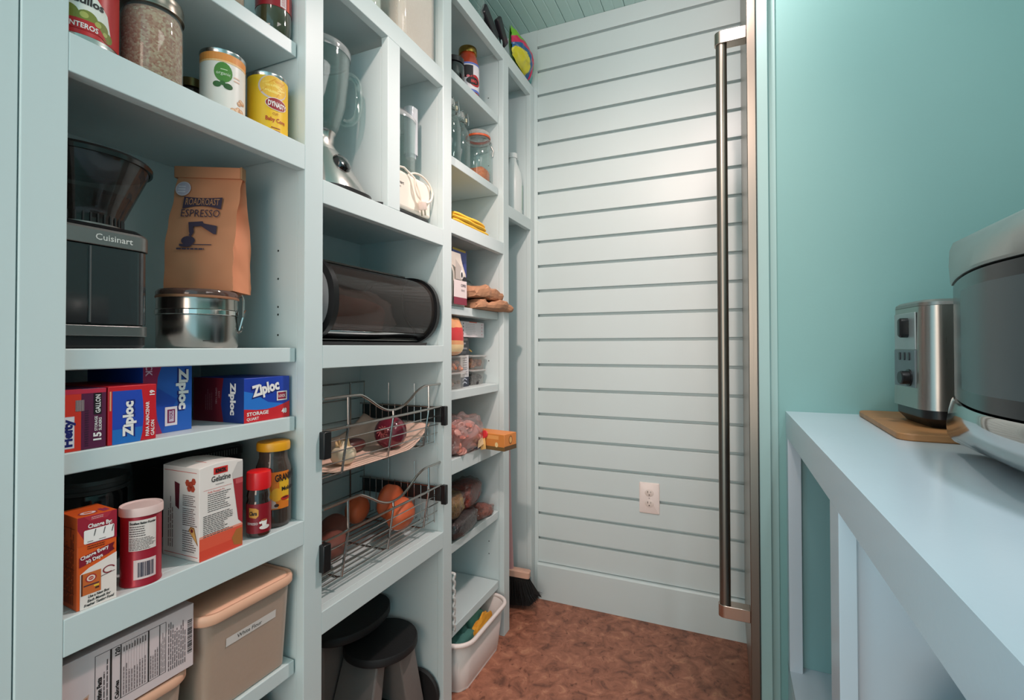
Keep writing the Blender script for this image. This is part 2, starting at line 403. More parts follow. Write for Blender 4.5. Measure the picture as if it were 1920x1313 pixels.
for zz in (1.06, 1.115, 1.17, 1.10, 1.225):
    hp.add([(-.80+.0022*math.cos(k*PI/4), .6931, zz+.0022*math.sin(k*PI/4)) for k in range(8)], [list(range(8))])
for yy, zz in ((1.603, .33), (1.603, .285), (1.603, .985), (1.603, 1.70), (1.603, 1.95)):
    for xx in (-.79, -.98):
        hp.add([(xx+.0022*math.cos(k*PI/4), yy+.0002, zz+.0022*math.sin(k*PI/4)) for k in range(8)], [list(range(8))])
hp.build('shelf_pin_holes', pm((40, 50, 48)), sh, smooth=0, kind='stuff')

# ------------------------------------------------------------------ refrigerator column and its handle
fr = thing('refrigerator', 'tall stainless steel built-in refrigerator column seen edge-on beside shiplap wall', 'refrigerator', (.0685, 1.66, 0))
FI = Matrix.Translation((-.0685, -1.66, 0))
MB(FI).box(.0805, .70, 1.505, 1.90, .05, 2.13).build('cabinet_body', pm((40, 42, 44), .5), fr, bevel=.002)
dr = MB(FI).box(.058, .0795, 1.432, 1.895, .09, 2.33).build('door', STEEL, fr, bevel=.0015)
MB(FI).box(.0795, .0812, 1.436, 1.50, .09, 2.33).build('gasket', BLACK, dr, smooth=0)
MB(FI).box(.085, .70, 1.51, 1.88, 0, .05).build('toe_kick', BLACK, fr, smooth=0)
HY = 1.462; hx = -.0035
MB(FI).lathe([(0, .336), (.0142, .336), (.0142, 1.866), (0, 1.866)], hx, HY, 32).build('handle_bar', STEEL, dr)
for z0, z1 in ((.303, .336), (1.866, 1.900)):
    pts = [(.058, HY+.0175)]+[(hx+.0175*math.cos(a), HY+.0175*math.sin(a)) for a in [PI/2+PI*i/14 for i in range(15)]]+[(.058, HY-.0175)]
    MB(FI).prism(pts, z0, z1).build('handle_bracket', brushed((190, 176, 164), .24), dr, bevel=.0012)

# ------------------------------------------------------------------ outlet
ou = thing('wall_outlet', 'white duplex power outlet on the shiplap wall', 'outlet', (-.2654, D-.0002, .4045))
pl = MB().rbox(-.037, .037, 0, .1155, [(0, 0), (0, .004), (.0035, .0058)], .004, mat=None, M=Matrix(((1, 0, 0, 0), (0, 0, -1, 0), (0, 1, 0, 0), (0, 0, 0, 1)))).build('cover_plate', pm((236, 222, 216), .3), ou)
for zc in (.038, .0775):
    so = MB().lathe([(.0165, 0), (.0165, .0012), (.0155, .0016), (0, .0016)], 0, 0, 28, M=Matrix(((1, 0, 0, 0), (0, 0, -1, -.0058), (0, .82, 0, zc), (0, 0, 0, 1)))).build('socket', pm((226, 212, 204), .3), ou)
    sl = MB()
    sl.box(-.0068, -.0048, -.0080, -.0074, zc+.000, zc+.0075); sl.box(.0048, .0064, -.0080, -.0074, zc+.001, zc+.0072)
    sl.prism([(.0022*math.cos(a*PI/5), zc-.007+.0022*math.sin(a*PI/5)) for a in range(10)], -.0080, -.0074, 'y')
    sl.build('slot', pm((60, 48, 44)), so, smooth=0)
MB().lathe([(.0026, 0), (.0024, .0007), (0, .0008)], 0, 0, 12, M=Matrix(((1, 0, 0, 0), (0, 0, -1, -.0058), (0, 1, 0, .05775), (0, 0, 0, 1)))).build('screw', pm((190, 180, 175), .3, .6), ou)

# ------------------------------------------------------------------ counter on the right
ct = thing('counter', 'pale aqua painted counter with open cubby below on the right', 'counter', (.146, .8, 0))
CI = Matrix.Translation((-.146, -.8, 0))
CT = paint((207, 219, 229), 'counter_paint', .22)
MB(CI).box(.146, .76, -.5, 1.475, .8450, .8645).build('worktop', CT, ct, smooth=0)
MB(CI).box(.146, .1685, -.5, 1.4745, .8005, .8450).build('apron', CT, ct, smooth=0)
MB(CI).box(.1465, .176, 1.435, 1.4745, .20, .80).build('post', CT, ct, bevel=.001)
MB(CI).box(.177, .74, 1.462, 1.4745, .208, .80).build('lightened_panel', paint((140, 182, 184), 'lightened_recess_paint', .5), ct)  # added panel, wall colour lightened to stand in for light missing in the recess
MB(CI).box(.1465, .1685, .826, .888, 0, .80).build('post', CT, ct, bevel=.001)
MB(CI).box(.1715, .76, .845, .865, 0, .80).build('side_panel', CT, ct)
MB(CI).box(.1465, .76, .888, 1.4745, .185, .2075).build('shelf', CT, ct, bevel=.001)
MB(CI).box(.1465, .1685, .888, 1.4745, 0, .184).build('kick_board', CT, ct, bevel=.001)
MB(CI).box(.74, .76, .888, 1.4745, .208, .80).build('back_panel', CT, ct)
bn = thing('waste_bin', 'black plastic waste bin standing under the counter', 'bin', (.33, .66, 0))
MB().rbox(-.105, .105, -.10, .10, [(.02, 0), (.006, .53), (0, .54)], .02).build('bin_body', BLACK, bn)
MB().rbox(-.108, .108, -.103, .103, [(0, .541), (0, .57), (.02, .61), (.035, .622)], .022).build('lid', BLACK, bn)

# ------------------------------------------------------------------ cutting board, toaster, microwave
WD = wood((150, 100, 58), (186, 132, 84), 'board_wood')
cb = thing('cutting_board', 'thin brown wooden cutting board under the toaster', 'board', (.46, 1.27, .8647))
MB().rbox(-.165, .165, -.18, .185, [(.002, 0), (0, .002), (0, .011), (.002, .013)], .025, M=Matrix.Rotation(R(-2), 4, 'Z')).build('board', WD, cb)
to = thing('toaster', 'brushed stainless toaster with black knobs standing on the cutting board', 'toaster', (.347, 1.165, .8782), 4)
B = Matrix.Translation((0, 0, 0))
MB().rbox(.006, .31, .004, .166, [(.016, 0), (.0, .018), (.0, .034)], .03).build('base', BLACK, to, bevel=0)
MB().rbox(.0, .315, 0, .17, [(0, .0345), (.003, .236)], .034, n=10, close=True).build('body', brushed((176, 172, 166), .3, axis=2), to)
MB().rbox(.0025, .3125, .0025, .1675, [(0, .2365), (.001, .243), (.008, .248)], .033, n=10).build('top_cap', pm((150, 146, 142), .35, .9), to)
sl = MB().box(.05, .27, .045, .07, .2485, .2492).box(.05, .27, .10, .125, .2485, .2492).build('bread_slot', BLACK, to, smooth=0)
cp = MB().prism([(.036, .075), (.134, .075), (.134, .150), (.036, .150)], -.0016, .002, 'x').build('control_panel', pm((110, 120, 124), .4, .3), to, bevel=.0008)
MB().prism([(.036, .151), (.134, .151), (.134, .225), (.036, .225)], -.001, .002, 'x').build('end_plate', pm((168, 176, 176), .4, .5), to, bevel=.0008)
RX = Matrix(((0, 0, -1, 0), (0, 1, 0, 0), (1, 0, 0, 0), (0, 0, 0, 1)))
MB().lathe([(0, -.018), (.012, -.018), (.0135, -.016), (.0135, -.004), (.017, -.004), (.017, .001), (0, .001)], 0, 0, 24, M=Matrix.Translation((0, .062, .094)) @ Matrix(((0, 0, 1, 0), (0, 1, 0, 0), (1, 0, 0, 0), (0, 0, 0, 1)))).build('knob', BLACK, to)
MB().rbox(-.008, .008, -.02, .02, [(0, 0), (0, .012), (.003, .015)], .0078, M=Matrix.Translation((-.001, .070, .195)) @ Matrix(((0, 0, -1, 0), (1, 0, 0, 0), (0, 1, 0, 0), (0, 0, 0, 1)))).build('lever', BLACK, to)
for k in range(3):
    MB().rbox(-.0035, .0035, -.008, .008, [(0, 0), (0, .002)], .003, M=Matrix.Translation((-.0016, .06+.022*k, .137)) @ Matrix(((0, 0, -1, 0), (1, 0, 0, 0), (0, 1, 0, 0), (0, 0, 0, 1)))).build('button', pm((40, 44, 48), .3), to)

mw = thing('microwave_oven', 'stainless microwave with dark glass door on the counter front right', 'microwave', (.34, .75, .8647))
MB().box(.012, .385, -.25, .25, .012, .335).build('housing', pm((150, 150, 148), .35, .8), mw, bevel=.004)
for yy in (-.22, .22):
    for xx in (.05, .34): MB().lathe([(.012, 0), (.014, .012)], xx, yy, 12).build('foot', BLACK, mw)
def bowx(t, bulge): return -bulge*(1-(2*t-1)**2)
def bulge(y): return .003+.058*max(0, 1-((y/.258)**2*.98+.02)**.72)
def band(prof, name, mat, n=28, inset=.0):
    """front surface whose profile is a list of (share of the bulge, extra out, z)"""
    m = MB(); vs_ = []; fs_ = []
    for k in range(n+1):
        y = -.258+.516*k/n
        for f_, o_, z in prof: vs_.append((-(bulge(y)*f_+o_), y, z))
    L = len(prof)
    for k in range(n):
        for j in range(L-1): fs_.append((k*L+j, (k+1)*L+j, (k+1)*L+j+1, k*L+j+1))
    for k in (0, n):
        c0 = len(vs_); vs_.append((.014, -.258+.516*k/n, prof[0][2])); vs_.append((.014, -.258+.516*k/n, prof[-1][2]))
        fs_.append([k*L+j for j in range(L)]+[c0+1, c0])
    m.add(vs_, fs_); return m.build(name, mat, mw, smooth=40)
band([(.1, -.012, .0895), (.97, -.004, .090), (1, -.002, .092), (1, -.002, .266), (.97, -.004, .268), (.1, -.012, .2685)], 'door', pm((24, 30, 34), .22))
wn = MB(); vs_ = []
for k in range(17):
    y = -.215+.335*k/16
    for z in (.112, .248): vs_.append((-(bulge(y)-.0012), y, z))
wn.add(vs_, [(2*k, 2*k+2, 2*k+3, 2*k+1) for k in range(16)]).build('window_mesh', pm((64, 74, 77), .3), mw, smooth=60)
band([(0, -.010, .0165), (.12, .002, .018), (.40, .010, .030), (.72, .010, .048), (.94, .006, .070), (1, .002, .086), (1, .0, .0893), (.9, -.006, .0895)], 'lower_band', pm((186, 186, 184), .10, 1.0, .03))
band([(.9, -.006, .2685), (1, .0, .2687), (1, .0015, .272), (.80, .004, .300), (.40, .004, .325), (.1, .0, .338), (0, -.008, .342)], 'upper_band', pm((160, 163, 161), .34, .9, .03))

# ------------------------------------------------------------------ generic containers
def can(name, label, loc, r, h, group, rot=0, n=44):
    t = thing(name, label, 'can', loc, rot, group)
    MB().lathe([(0, .002), (r*.9, .002), (r*.93, 0), (r, 0), (r, .003), (r*.975, .005), (r*.975, h-.005), (r, h-.003), (r, h), (r*.94, h), (r*.92, h-.003), (0, h-.003)], 0, 0, n).build('tin', pm((200, 200, 198), .22, 1.0, .02), t)
    return t
def label_ring(t, r, z0, z1, c, name='label'):
    MB().lathe([(r, z0), (r, z1)], 0, 0, 44).build(name, pm(c, .35, var=.03), t)
def jar(name, label, loc, prof, glass, cat='jar', group=None, rot=0):
    t = thing(name, label, cat, loc, rot, group)
    MB().lathe(prof, 0, 0, 44).build('glass', glass, t, smooth=50)
    return t
def pouch_mesh(sx, sy, sz, seed=0, amp=.12, freq=3.0, pinch=0.0, nu=28, nv=18, p=.6, fl=.0):
    """lumpy stuffed bag resting on z=0"""
    def sg(x, e): return math.copysign(abs(x)**e, x)
    def fn(u, v):
        a = 2*PI*u; b = -PI/2+PI*v
        cb_ = max(math.cos(b), 0)**p
        x = sx*cb_*sg(math.cos(a), p); y = sy*cb_*sg(math.sin(a), p); z = sz*.5*(1+sg(math.sin(b), p))
        if pinch: k = 1-pinch*max(0, z/sz-.55)/.45; x *= k
        n_ = noise.noise(Vector((x/sx*freq+seed*7.3, y/sy*freq, z/sz*freq)))
        n2 = noise.noise(Vector((x/sx*freq*2.7, y/sy*freq*2.7+seed*3.1, z/sz*freq*2.7)))
        k = 1+amp*n_+amp*.5*n2
        return (x*k, y*k, max(0, z*(1+amp*.6*n_)))
    return MB().surf(fn, nu, nv, closed_u=True)
def carton(name, label, loc, w, d, h, c, group, rot=0, cat='box'):
    """front bottom left corner at loc; front faces +X"""
    t = thing(name, label, cat, loc, rot, group)
    MB().box(-d, 0, 0, w, 0, h).build('carton', pm(c, .4, var=.03), t, bevel=.0008)
    return t
F_ = lambda d: plane_map((0, 0, 0), (0, 1, 0), (0, 0, 1))
def S_(d): return plane_map((-d, 0, 0), (1, 0, 0), (0, 0, 1))
def T_(h): return plane_map((0, 0, h), (0, 1, 0), (-1, 0, 0))
WHT = (240, 236, 232); RED = (196, 28, 34); BLU = (28, 70, 178); DK = (30, 26, 26)

#@@OBJECTS
# ------------------------------------------------------------------ column one, cans on the fixed shelf
Z = 1.4222
t = can('tomatillo_can', 'red and white tomatillos can at the far left of the upper shelf', (-.773, .3589, Z), .040, .112, None)
label_ring(t, .0392, .008, .106, (196, 30, 34))
p = Print(cyl_map(.0394, -28), .006)
p.rect(-.03, .030, .017, .106, (236, 232, 222)); p.poly([(.016, .030), (.030, .014), (.036, .014), (.030, .045), (.016, .062)], (236, 232, 222))
for u, v, a, b in ((-.012, .034, .012, .010), (.008, .030, .011, .010), (.022, .024, .009, .009), (-.024, .030, .01, .009), (.030, .016, .007, .007)): p.ell(u, v, a, b, (124, 130, 44), 2); p.ell(u-.003, v+.003, a*.4, b*.4, (176, 176, 90), 3)
p.rect(-.03, .014, .020, .027, (190, 26, 32), 3); p.poly([(.020, .014), (.030, .010), (.020, .024)], (190, 26, 32), 3)
p.text('ENTEROS', -.013, .0165, .0065, WHT, 4, rot=-2, bold=.02, fit=.032)
p.text('Tomatillos', -.031, .049, .010, DK, 4, rot=-3, bold=.03, fit=.056)
p.poly([(.004, .106), (.02, .070), (.023, .070), (.008, .106)], (206, 190, 90), 2)
for u in (-.016, -.008, -.002): p.ell(u, .085, .005, .006, (70, 110, 40), 2); p.ell(u+.003, .092, .003, .004, (206, 60, 40), 3)
p.build('printed_label', t)

t = thing('grain_jar', 'glass jar full of pink rice with grey screw lid beside the tomatillos can', 'jar', (-.7785, .4489, Z))
MB().lathe([(0, 0), (.034, 0), (.0385, .005), (.0385, .094), (.036, .106), (.0345, .112)], 0, 0, 48).build('glass', GLASS, t, smooth=50)
MB().lathe([(0, .002), (.033, .002), (.0372, .006), (.0372, .093), (.034, .103), (0, .104)], 0, 0, 48).build('rice', speckle((196, 120, 96), (216, 158, 130), (232, 192, 160), 330, .6), t, smooth=60)
MB().lathe([(.034, .106), (.0400, .106), (.0400, .109), (.0388, .110), (.0388, .118), (.0395, .120), (.0380, .127), (.034, .130), (0, .130)], 0, 0, 48).build('lid', pm((142, 138, 128), .32, .95), t)
t = thing('small_spice_jar', 'small dark label jar half hidden behind the rice jar', 'jar', (-.852, .557, Z))
MB().lathe([(0, 0), (.019, 0), (.02, .003), (.02, .058), (.017, .064)], 0, 0, 28).build('glass', pm((46, 34, 30), .12, coat=.5), t)
MB().lathe([(.018, .064), (.020, .064), (.020, .078), (0, .079)], 0, 0, 28).build('lid', pm((126, 108, 70), .35, .8), t)
p = Print(cyl_map(.0201, -28), .004); p.rect(-.012, .03, .02, .055, (96, 76, 60)); p.text('JM', -.006, .036, .012, (220, 210, 190), bold=.04); p.build('printed_label', t)

t = can('chickpea_can', 'white organic chickpeas can with green disc and orange top band', (-.7796, .5615, Z), .0346, .104, None)
label_ring(t, .0338, .006, .098, (236, 228, 220))
p = Print(cyl_map(.0340, -28), .005)
p.rect(-.05, .086, .05, .098, (230, 146, 70)); p.rect(-.05, .083, .05, .086, (240, 190, 130))
p.ell(-.004, .066, .0135, .0165, (74, 132, 50), 2); p.text('organic', -.0145, .062, .0055, (220, 232, 205), 4, fit=.021, rot=-3)
p.rect(-.008, .070, .002, .0712, (200, 220, 180), 3); p.ell(-.013, .045, .006, .005, (46, 96, 40), 2); p.ell(.003, .044, .007, .005, (40, 86, 38), 2); p.ell(-.005, .048, .004, .004, (52, 100, 44), 2)
p.para(.012, .055, .026, .066, 2, (240, 196, 170))
rd = random.Random(4)
for i in range(16):
    u, v = .006+rd.random()*.026, .005+rd.random()*.026
    if v < .004+.9*(u-.004)+.008: p.ell(u, v, .0042, .0036, (208, 152, 112), 3); p.ell(u-.001, v+.001, .0018, .0014, (236, 196, 160), 4)
p.build('printed_label', t)

t = can('baby_corn_can', 'yellow cut baby corn can at the right end of the upper shelf', (-.7802, .6514, Z), .0352, .112, None)
label_ring(t, .0344, .006, .106, (238, 190, 32))
p = Print(cyl_map(.0346, -34), .005)
p.ell(.006, .086, .026, .022, (206, 190, 190), 1, 28); p.ell(.007, .087, .024, .020, (236, 184, 60), 2, 28)
rd = random.Random(5)
for i in range(20):
    u, v = .007+rd.uniform(-.018, .018), .087+rd.uniform(-.013, .013); a = rd.uniform(0, PI)
    dx, dy = .008*math.cos(a), .006*math.sin(a)
    p.poly([(u-dx, v-dy-.0014), (u+dx, v+dy-.0014), (u+dx, v+dy+.0014), (u-dx, v-dy+.0014)], rd.choice(((246, 214, 110), (226, 160, 40), (240, 196, 80))), 3)
p.ell(.012, .057, .020, .0115, (240, 232, 224), 4, 28); p.ell(.012, .057, .019, .0105, (150, 24, 34), 5, 28)
p.text('DYNASTY', -.004, .0525, .0095, WHT, 6, rot=-3, bold=.03, fit=.034)
p.text('CUT', .004, .0365, .0045, (150, 30, 30), 3, fit=.010); p.text('Baby Corn', -.008, .025, .0075, (176, 40, 28), 3, rot=-2, bold=.02, fit=.036)
p.para(.002, .006, .024, .016, 2, (150, 60, 30))
p.build('printed_label', t)

Z = 1.6202
t = thing('olive_jar', 'dark green glass jar with red label on the topmost adjustable shelf', 'jar', (-.783, .6655, Z))
MB().lathe([(0, .001), (.024, .0), (.029, .006), (.031, .02), (.031, .085), (.027, .10), (.024, .108)], 0, 0, 40).build('glass', pm((62, 62, 40), .07, coat=1, var=.25, scale=50), t, smooth=60)
MB().lathe([(.0315, .048), (.0315, .085)], 0, 0, 40).build('label', pm((150, 22, 36), .35), t)
p = Print(cyl_map(.0317, -30), .005); p.rect(.006, .05, .017, .083, (236, 226, 226)); p.para(.008, .052, .016, .082, 5, (190, 60, 60), rot=90); p.rect(.020, .048, .026, .085, (216, 70, 40)); p.build('printed_label', t)
MB().lathe([(.024, .108), (.027, .108), (.027, .124), (0, .125)], 0, 0, 40).build('lid', pm((70, 30, 30), .3), t)
t = thing('nut_jar', 'glass jar of pinkish nuts beside the red label jar', 'jar', (-.79, .572, Z))
MB().lathe([(0, 0), (.028, 0), (.03, .004), (.03, .09), (.026, .1)], 0, 0, 36).build('glass', GLASS, t)
MB().lathe([(0, .002), (.0275, .003), (.0288, .006), (.0288, .08), (0, .082)], 0, 0, 36).build('nuts', speckle((200, 140, 112), (226, 180, 150), (214, 160, 130), 160), t)
MB().lathe([(.026, .1), (.031, .1), (.031, .114), (0, .115)], 0, 0, 36).build('lid', pm((120, 110, 90), .35, .8), t)

# ------------------------------------------------------------------ coffee compartment
Z = 1.0352
g = thing('coffee_grinder', 'black and silver burr coffee grinder with smoky bean hopper', 'coffee grinder', (-.852, .377, Z))
GX = Matrix.Translation((.852, -.377, 0))
SV = pm((132, 132, 130), .34, .85)
MB().rbox(-.075, .083, -.073, .068, [(.004, 0), (0, .004), (0, .016)], .02).build('base', BLACK, g)
MB().rbox(-.075, .0865, -.073, .0685, [(0, .0165), (0, .031)], .02).build('lower_band', SV, g, bevel=.001)
MB().rbox(-.072, .080, -.071, .0655, [(0, .0315), (0, .138)], .018).build('body', BLACK, g)
bn_ = MB().rbox(-.01, .0845, -.069, .0675, [(0, .033), (0, .137)], .02).build('ground_coffee_bin', film((58, 60, 62), .55, .07, 'smoked_bin'), g, smooth=40)
MB().rbox(-.005, .0865, -.010, -.0075, [(0, .035), (0, .136)], .001).build('bin_edge', pm((90, 90, 90), .3), bn_)
MB().rbox(-.005, .0780, -.03, .05, [(0, .034), (0, .062)], .015).build('coffee_grounds', pm((30, 22, 18), .8, bump=.5), bn_)
MB().rbox(-.075, .0865, -.074, .0695, [(0, .1385), (0, .158), (.003, .162)], .021).build('upper_band', SV, g, bevel=.0008)
p = Print(plane_map((.0866, -.025, .1405), (0, 1, 0), (0, 0, 1))); p.text('Cuisinart', .021, .005, .0085, (216, 214, 208), 2, fit=.045, bold=.01); p.build('lettering', g)
MB().rbox(-.072, .083, -.071, .066, [(0, .1625), (.008, .168)], .02).build('top_plate', BLACK, g)
ring = MB().lathe([(.052, .168), (.057, .168), (.057, .176), (.052, .177)], -.008, .0195, 60)
ring.build('hopper_collar', SV, g)
h = MB().lathe([(.046, .176), (.052, .177), (.052, .186), (.0575, .200), (.083, .262), (.085, .268)], -.008, .0195, 48).build('hopper', SMOKE, g, smooth=50)
teeth = MB()
for k in range(40):
    a = 2*PI*k/40
    if math.cos(a) > -.3: teeth.box(-.001, .001, -.001, .001, .177, .190, M=Matrix.Translation((-.008+.0528*math.cos(a), .0195+.0528*math.sin(a), 0)))
teeth.build('grip_ridge', BLACK, g, smooth=0, kind='stuff')
MB().lathe([(0, .178), (.048, .178), (.054, .198), (.064, .222), (.02, .230), (0, .232)], -.008, .0195, 40).build('coffee_beans', speckle((40, 28, 20), (58, 38, 26), (24, 16, 12), 90, .5, .8, 'beans'), g)
MB().lathe([(.085, .266), (.0885, .266), (.089, .272), (.086, .276), (.03, .280), (0, .280)], -.008, .0195, 48).build('hopper_lid', pm((20, 22, 22), .18), g)

c_ = thing('coffee_canister', 'round brushed steel canister with clamp lid under the paper coffee bag', 'canister', (-.8255, .5528, Z))
MB().lathe([(0, .001), (.0575, .0), (.0595, .003), (.0595, .052), (.0600, .054)], 0, 0, 64).build('body', brushed((170, 164, 158), .2, axis=2), c_, smooth=50)
MB().lathe([(.0600, .0545), (.0612, .0555), (.0612, .0625), (.0600, .0635)], 0, 0, 64).build('polished_band', pm((210, 205, 200), .08, 1.0), c_, smooth=50)
MB().lathe([(.0600, .064), (.0598, .080), (.0605, .082)], 0, 0, 64).build('rim', brushed((176, 168, 160), .18, axis=2), c_, smooth=50)
MB().lathe([(.0605, .0822), (.0612, .084), (.0605, .0865)], 0, 0, 64).build('gasket', pm((150, 100, 70), .5), c_, smooth=50)
MB().lathe([(.0603, .0867), (.0606, .092), (.057, .0965), (0, .0968)], 0, 0, 64).build('glass_lid', film((130, 92, 80), .30, .06), c_, smooth=50)
cl = MB()
a0 = 48; ca, sa = math.cos(R(a0)), math.sin(R(a0))
def rp(r, off, z): return (r*ca-off*sa, r*sa+off*ca, z)
cl.tube([rp(.0615, -.011, .088), rp(.066, -.011, .092), rp(.068, -.011, .085), rp(.068, -.011, .055), rp(.066, 0, .052), rp(.068, .007, .055), rp(.068, .007, .085), rp(.066, .007, .092), rp(.0615, .007, .088)], .0013, 8)
cl.build('wire_clamp', WIRE, c_)
lv = MB(Matrix.Rotation(R(a0), 4, 'Z') @ Matrix.Translation((.068, 0, .06)) @ Matrix.Rotation(R(14), 4, 'Y'))
lv.prism([(-.010, 0), (.008, .008), (.010, -.006), (.004, -.022), (.006, -.030), (0, -.036), (-.006, -.030), (-.005, -.020)], 0, .002, 'x')
lv.build('lever', pm((188, 186, 182), .2, 1.0), c_)
lv2 = MB(Matrix.Rotation(R(a0), 4, 'Z') @ Matrix.Translation((.0705, 0, .060)) @ Matrix.Rotation(R(14), 4, 'Y'))
lv2.tube([(.001, .0055*math.cos(2*PI*k/14), -.028+.0055*math.sin(2*PI*k/14)) for k in range(14)], .0014, 6, closed=True)
lv2.build('lever_eye', pm((150, 148, 144), .2, 1.0), c_)
p = Print(cyl_map(.0596, -26), .005); p.rect(-.002, .011, .012, .0125, (60, 56, 54)); p.build('engraved_mark', c_)

bag = thing('paper_coffee_bag', 'brown paper bag of espresso beans with folded top on the steel canister', 'bag', (-.838, .580, Z+.0975), -61)
# local frame: front face at +X, width along Y (right edge +Y), height Z
W, Dp, Hh = .112, .070, .212
def bagfn(u, v):
    pts = [(0, -W/2), (0, 0), (0, W/2), (-Dp/2, W/2+.0), (-Dp, W/2), (-Dp, 0), (-Dp, -W/2), (-Dp/2, -W/2)]
    k = u*8; i = int(k) % 8; f = k-int(k); a, b = pts[i], pts[(i+1) % 8]
    x = a[0]*(1-f)+b[0]*f; y = a[1]*(1-f)+b[1]*f
    x += Dp/2; e = max(0, 1-abs(x)/(Dp/2)) if abs(abs(y)-W/2) < 1e-6 else 0
    tp = max(0, (v-.34)/.66); x *= (1-tp**1.25*.93); y *= 1-.05*v
    y -= math.copysign(.026*min(1, v*1.3)*(e**.8)+.003*math.sin(v*13)*e, y)
    n_ = noise.noise(Vector((x*40, y*30, v*7)))
    x += .0035*n_*(1-abs(2*v-1)**8); y += .002*noise.noise(Vector((x*30+5, y*30, v*9)))*(1 if v > .03 else 0)
    lean = .012*v
    return (x*1.0, y+lean*.3, Hh*v)
MB().surf(bagfn, 48, 36, closed_u=True).add([(Dp/2, -W/2, .0005), (Dp/2, W/2, .0005), (-Dp/2, W/2, .0005), (-Dp/2, -W/2, .0005)], [(0, 1, 2, 3)]).build('paper_body', KRAFT, bag, smooth=25)
MB().rbox(-.006, .0085, -W*.50, W*.51, [(0, Hh-.010), (0, Hh+.010)], .003).build('folded_top', KRAFT, bag, bevel=.001)
MB().box(-.007, .0095, W*.495, W*.525, Hh-.011, Hh+.011).build('tin_tie', pm((170, 120, 82), .6), bag, bevel=.001)
def bagmap(u, v, n):
    # u from the left edge, v from the bottom, follows the front of the bag
    vv = v/Hh; tp = max(0, (vv-.34)/.66); y = (u-W/2)
    return Vector(((Dp/2)*(1-tp**1.25*.93)+.0036+n, y, v))
p = Print(bagmap, .01)
INK = (66, 52, 70)
p.ell(.020, .180, .0125, .0135, (206, 190, 196), 2); p.ell(.020, .180, .0108, .0118, (188, 172, 184), 3); p.para(.012, .172, .028, .187, 3, (226, 214, 216), 4)
def strip(pts, c, n): p.poly(pts, c, n)
for i in range(6):
    a, b = .024+i*.0105, .024+(i+1)*.0105
    bt = lambda x: .1425+.006*math.sin((x-.024)/.063*PI); 
    p.poly([(a, bt(a)), (b, bt(b)), (b, .165-.002*math.sin((b-.024)/.063*PI)), (a, .165-.002*math.sin((a-.024)/.063*PI))], INK, 2)
p.text('ROADROAST', .027, .150, .0125, (184, 128, 90), 4, fit=.056, bold=.01)
p.text('ESPRESSO', .022, .128, .0140, INK, 3, fit=.064, bold=.0)
p.poly([(.037, .118), (.060, .120), (.064, .112), (.046, .110), (.048, .100), (.044, .092), (.040, .100)], INK, 3)
p.poly([(.052, .118), (.084, .112), (.084, .097), (.080, .097), (.060, .110)], INK, 3)
p.ell(.040, .085, .011, .008, INK, 3); p.rect(.026, .0775, .078, .079, INK, 3); p.ell(.036, .0765, .010, .0025, INK, 3)
p.poly([(.044, .092), (.047, .100), (.043, .104), (.040, .094)], INK, 3)
p.para(.022, .068, .082, .0735, 1, INK, 3, fill=.5)
p.build('printed_front', bag)

# ------------------------------------------------------------------ freezer bag boxes
Z = .9053
t = carton('slider_bag_box', 'orange and purple slider storage bag box at the far left', (-.7545, .328, Z), .0535, .17, .078, (92, 30, 66), None, -1)
p = Print(F_(0)); p.rect(0, .0, .026, .078, (216, 50, 30), 1); p.rect(.0005, .072, .053, .0775, (196, 40, 70), 2)
p.rect(.0045, .004, .0190, .044, (220, 222, 232), 2); p.rect(.0060, .005, .0180, .043, (232, 234, 240), 3)
p.text('Hefty', .0165, .006, .0095, (20, 30, 110), 5, rot=90, bold=.05, fit=.035)
p.rect(.020, .050, .029, .064, (170, 150, 150), 3); 
for k in range(5): p.rect(.0205+.0018*k, .050, .0211+.0018*k, .064, (90, 70, 76), 4)
for k in range(16): p.rect(.030, .004+.003*k, .034, .0052+.003*k, (60, 20, 50), 3)
p.rect(.0395, .044, .048, .072, (26, 16, 22), 3); p.text('GALLON', .0465, .0455, .0055, WHT, 5, rot=90, bold=.02, fit=.024)
p.text('15', .0475, .008, .0085, WHT, 4, rot=90, bold=.04, fit=.0125); p.text('STORAGE', .0435, .0225, .0032, WHT, 4, rot=90, fit=.019, bold=.02); p.text('SLIDERS', .0480, .0225, .0032, WHT, 4, rot=90, fit=.017, bold=.02)
p.build('printed_front', t)
t = carton('gallon_bag_box', 'red and blue upright storage bag box lettered para almacenar galon', (-.7535, .3835, Z), .0615, .15, .0785, (202, 28, 40), None, 2)
p = Print(F_(0)); p.poly([(.005, .0), (.040, 0), (.043, .012), (.0445, .035), (.0435, .055), (.0415, .072), (.005, .072)], BLU, 1)
p.poly([(.005, 0), (.040, 0), (.0415, .006), (.043, .02), (.005, .02)], (30, 110, 190), 2)
p.text('Ziploc', .0315, .010, .0125, (20, 40, 120), 3, rot=90, bold=.10, fit=.049); p.text('Ziploc', .030, .010, .0125, WHT, 5, rot=90, bold=.05, fit=.047)
p.text('PARA ALMACENAR', .0515, .005, .0048, WHT, 4, rot=90, bold=.02, fit=.049); p.text('GALON', .0585, .005, .0048, WHT, 4, rot=90, bold=.02, fit=.022); p.text('19', .0585, .0615, .0065, WHT, 4, rot=90, bold=.04, fit=.0085)
p.poly([(.0015, .046), (.0035, .046), (.0035, .072), (.0015, .072)], (230, 160, 120), 3); p.build('printed_front', t)
t = carton('sandwich_bag_box', 'taller blue bag box standing behind with logo reading downwards', (-.7865, .4445, Z), .0745, .13, .104, (32, 78, 178), None, 3)
p = Print(F_(0)); p.poly([(0, 0), (.028, 0), (.021, .02), (.018, .05), (.021, .085), (.027, .104), (0, .104)], (156, 34, 84), 1)
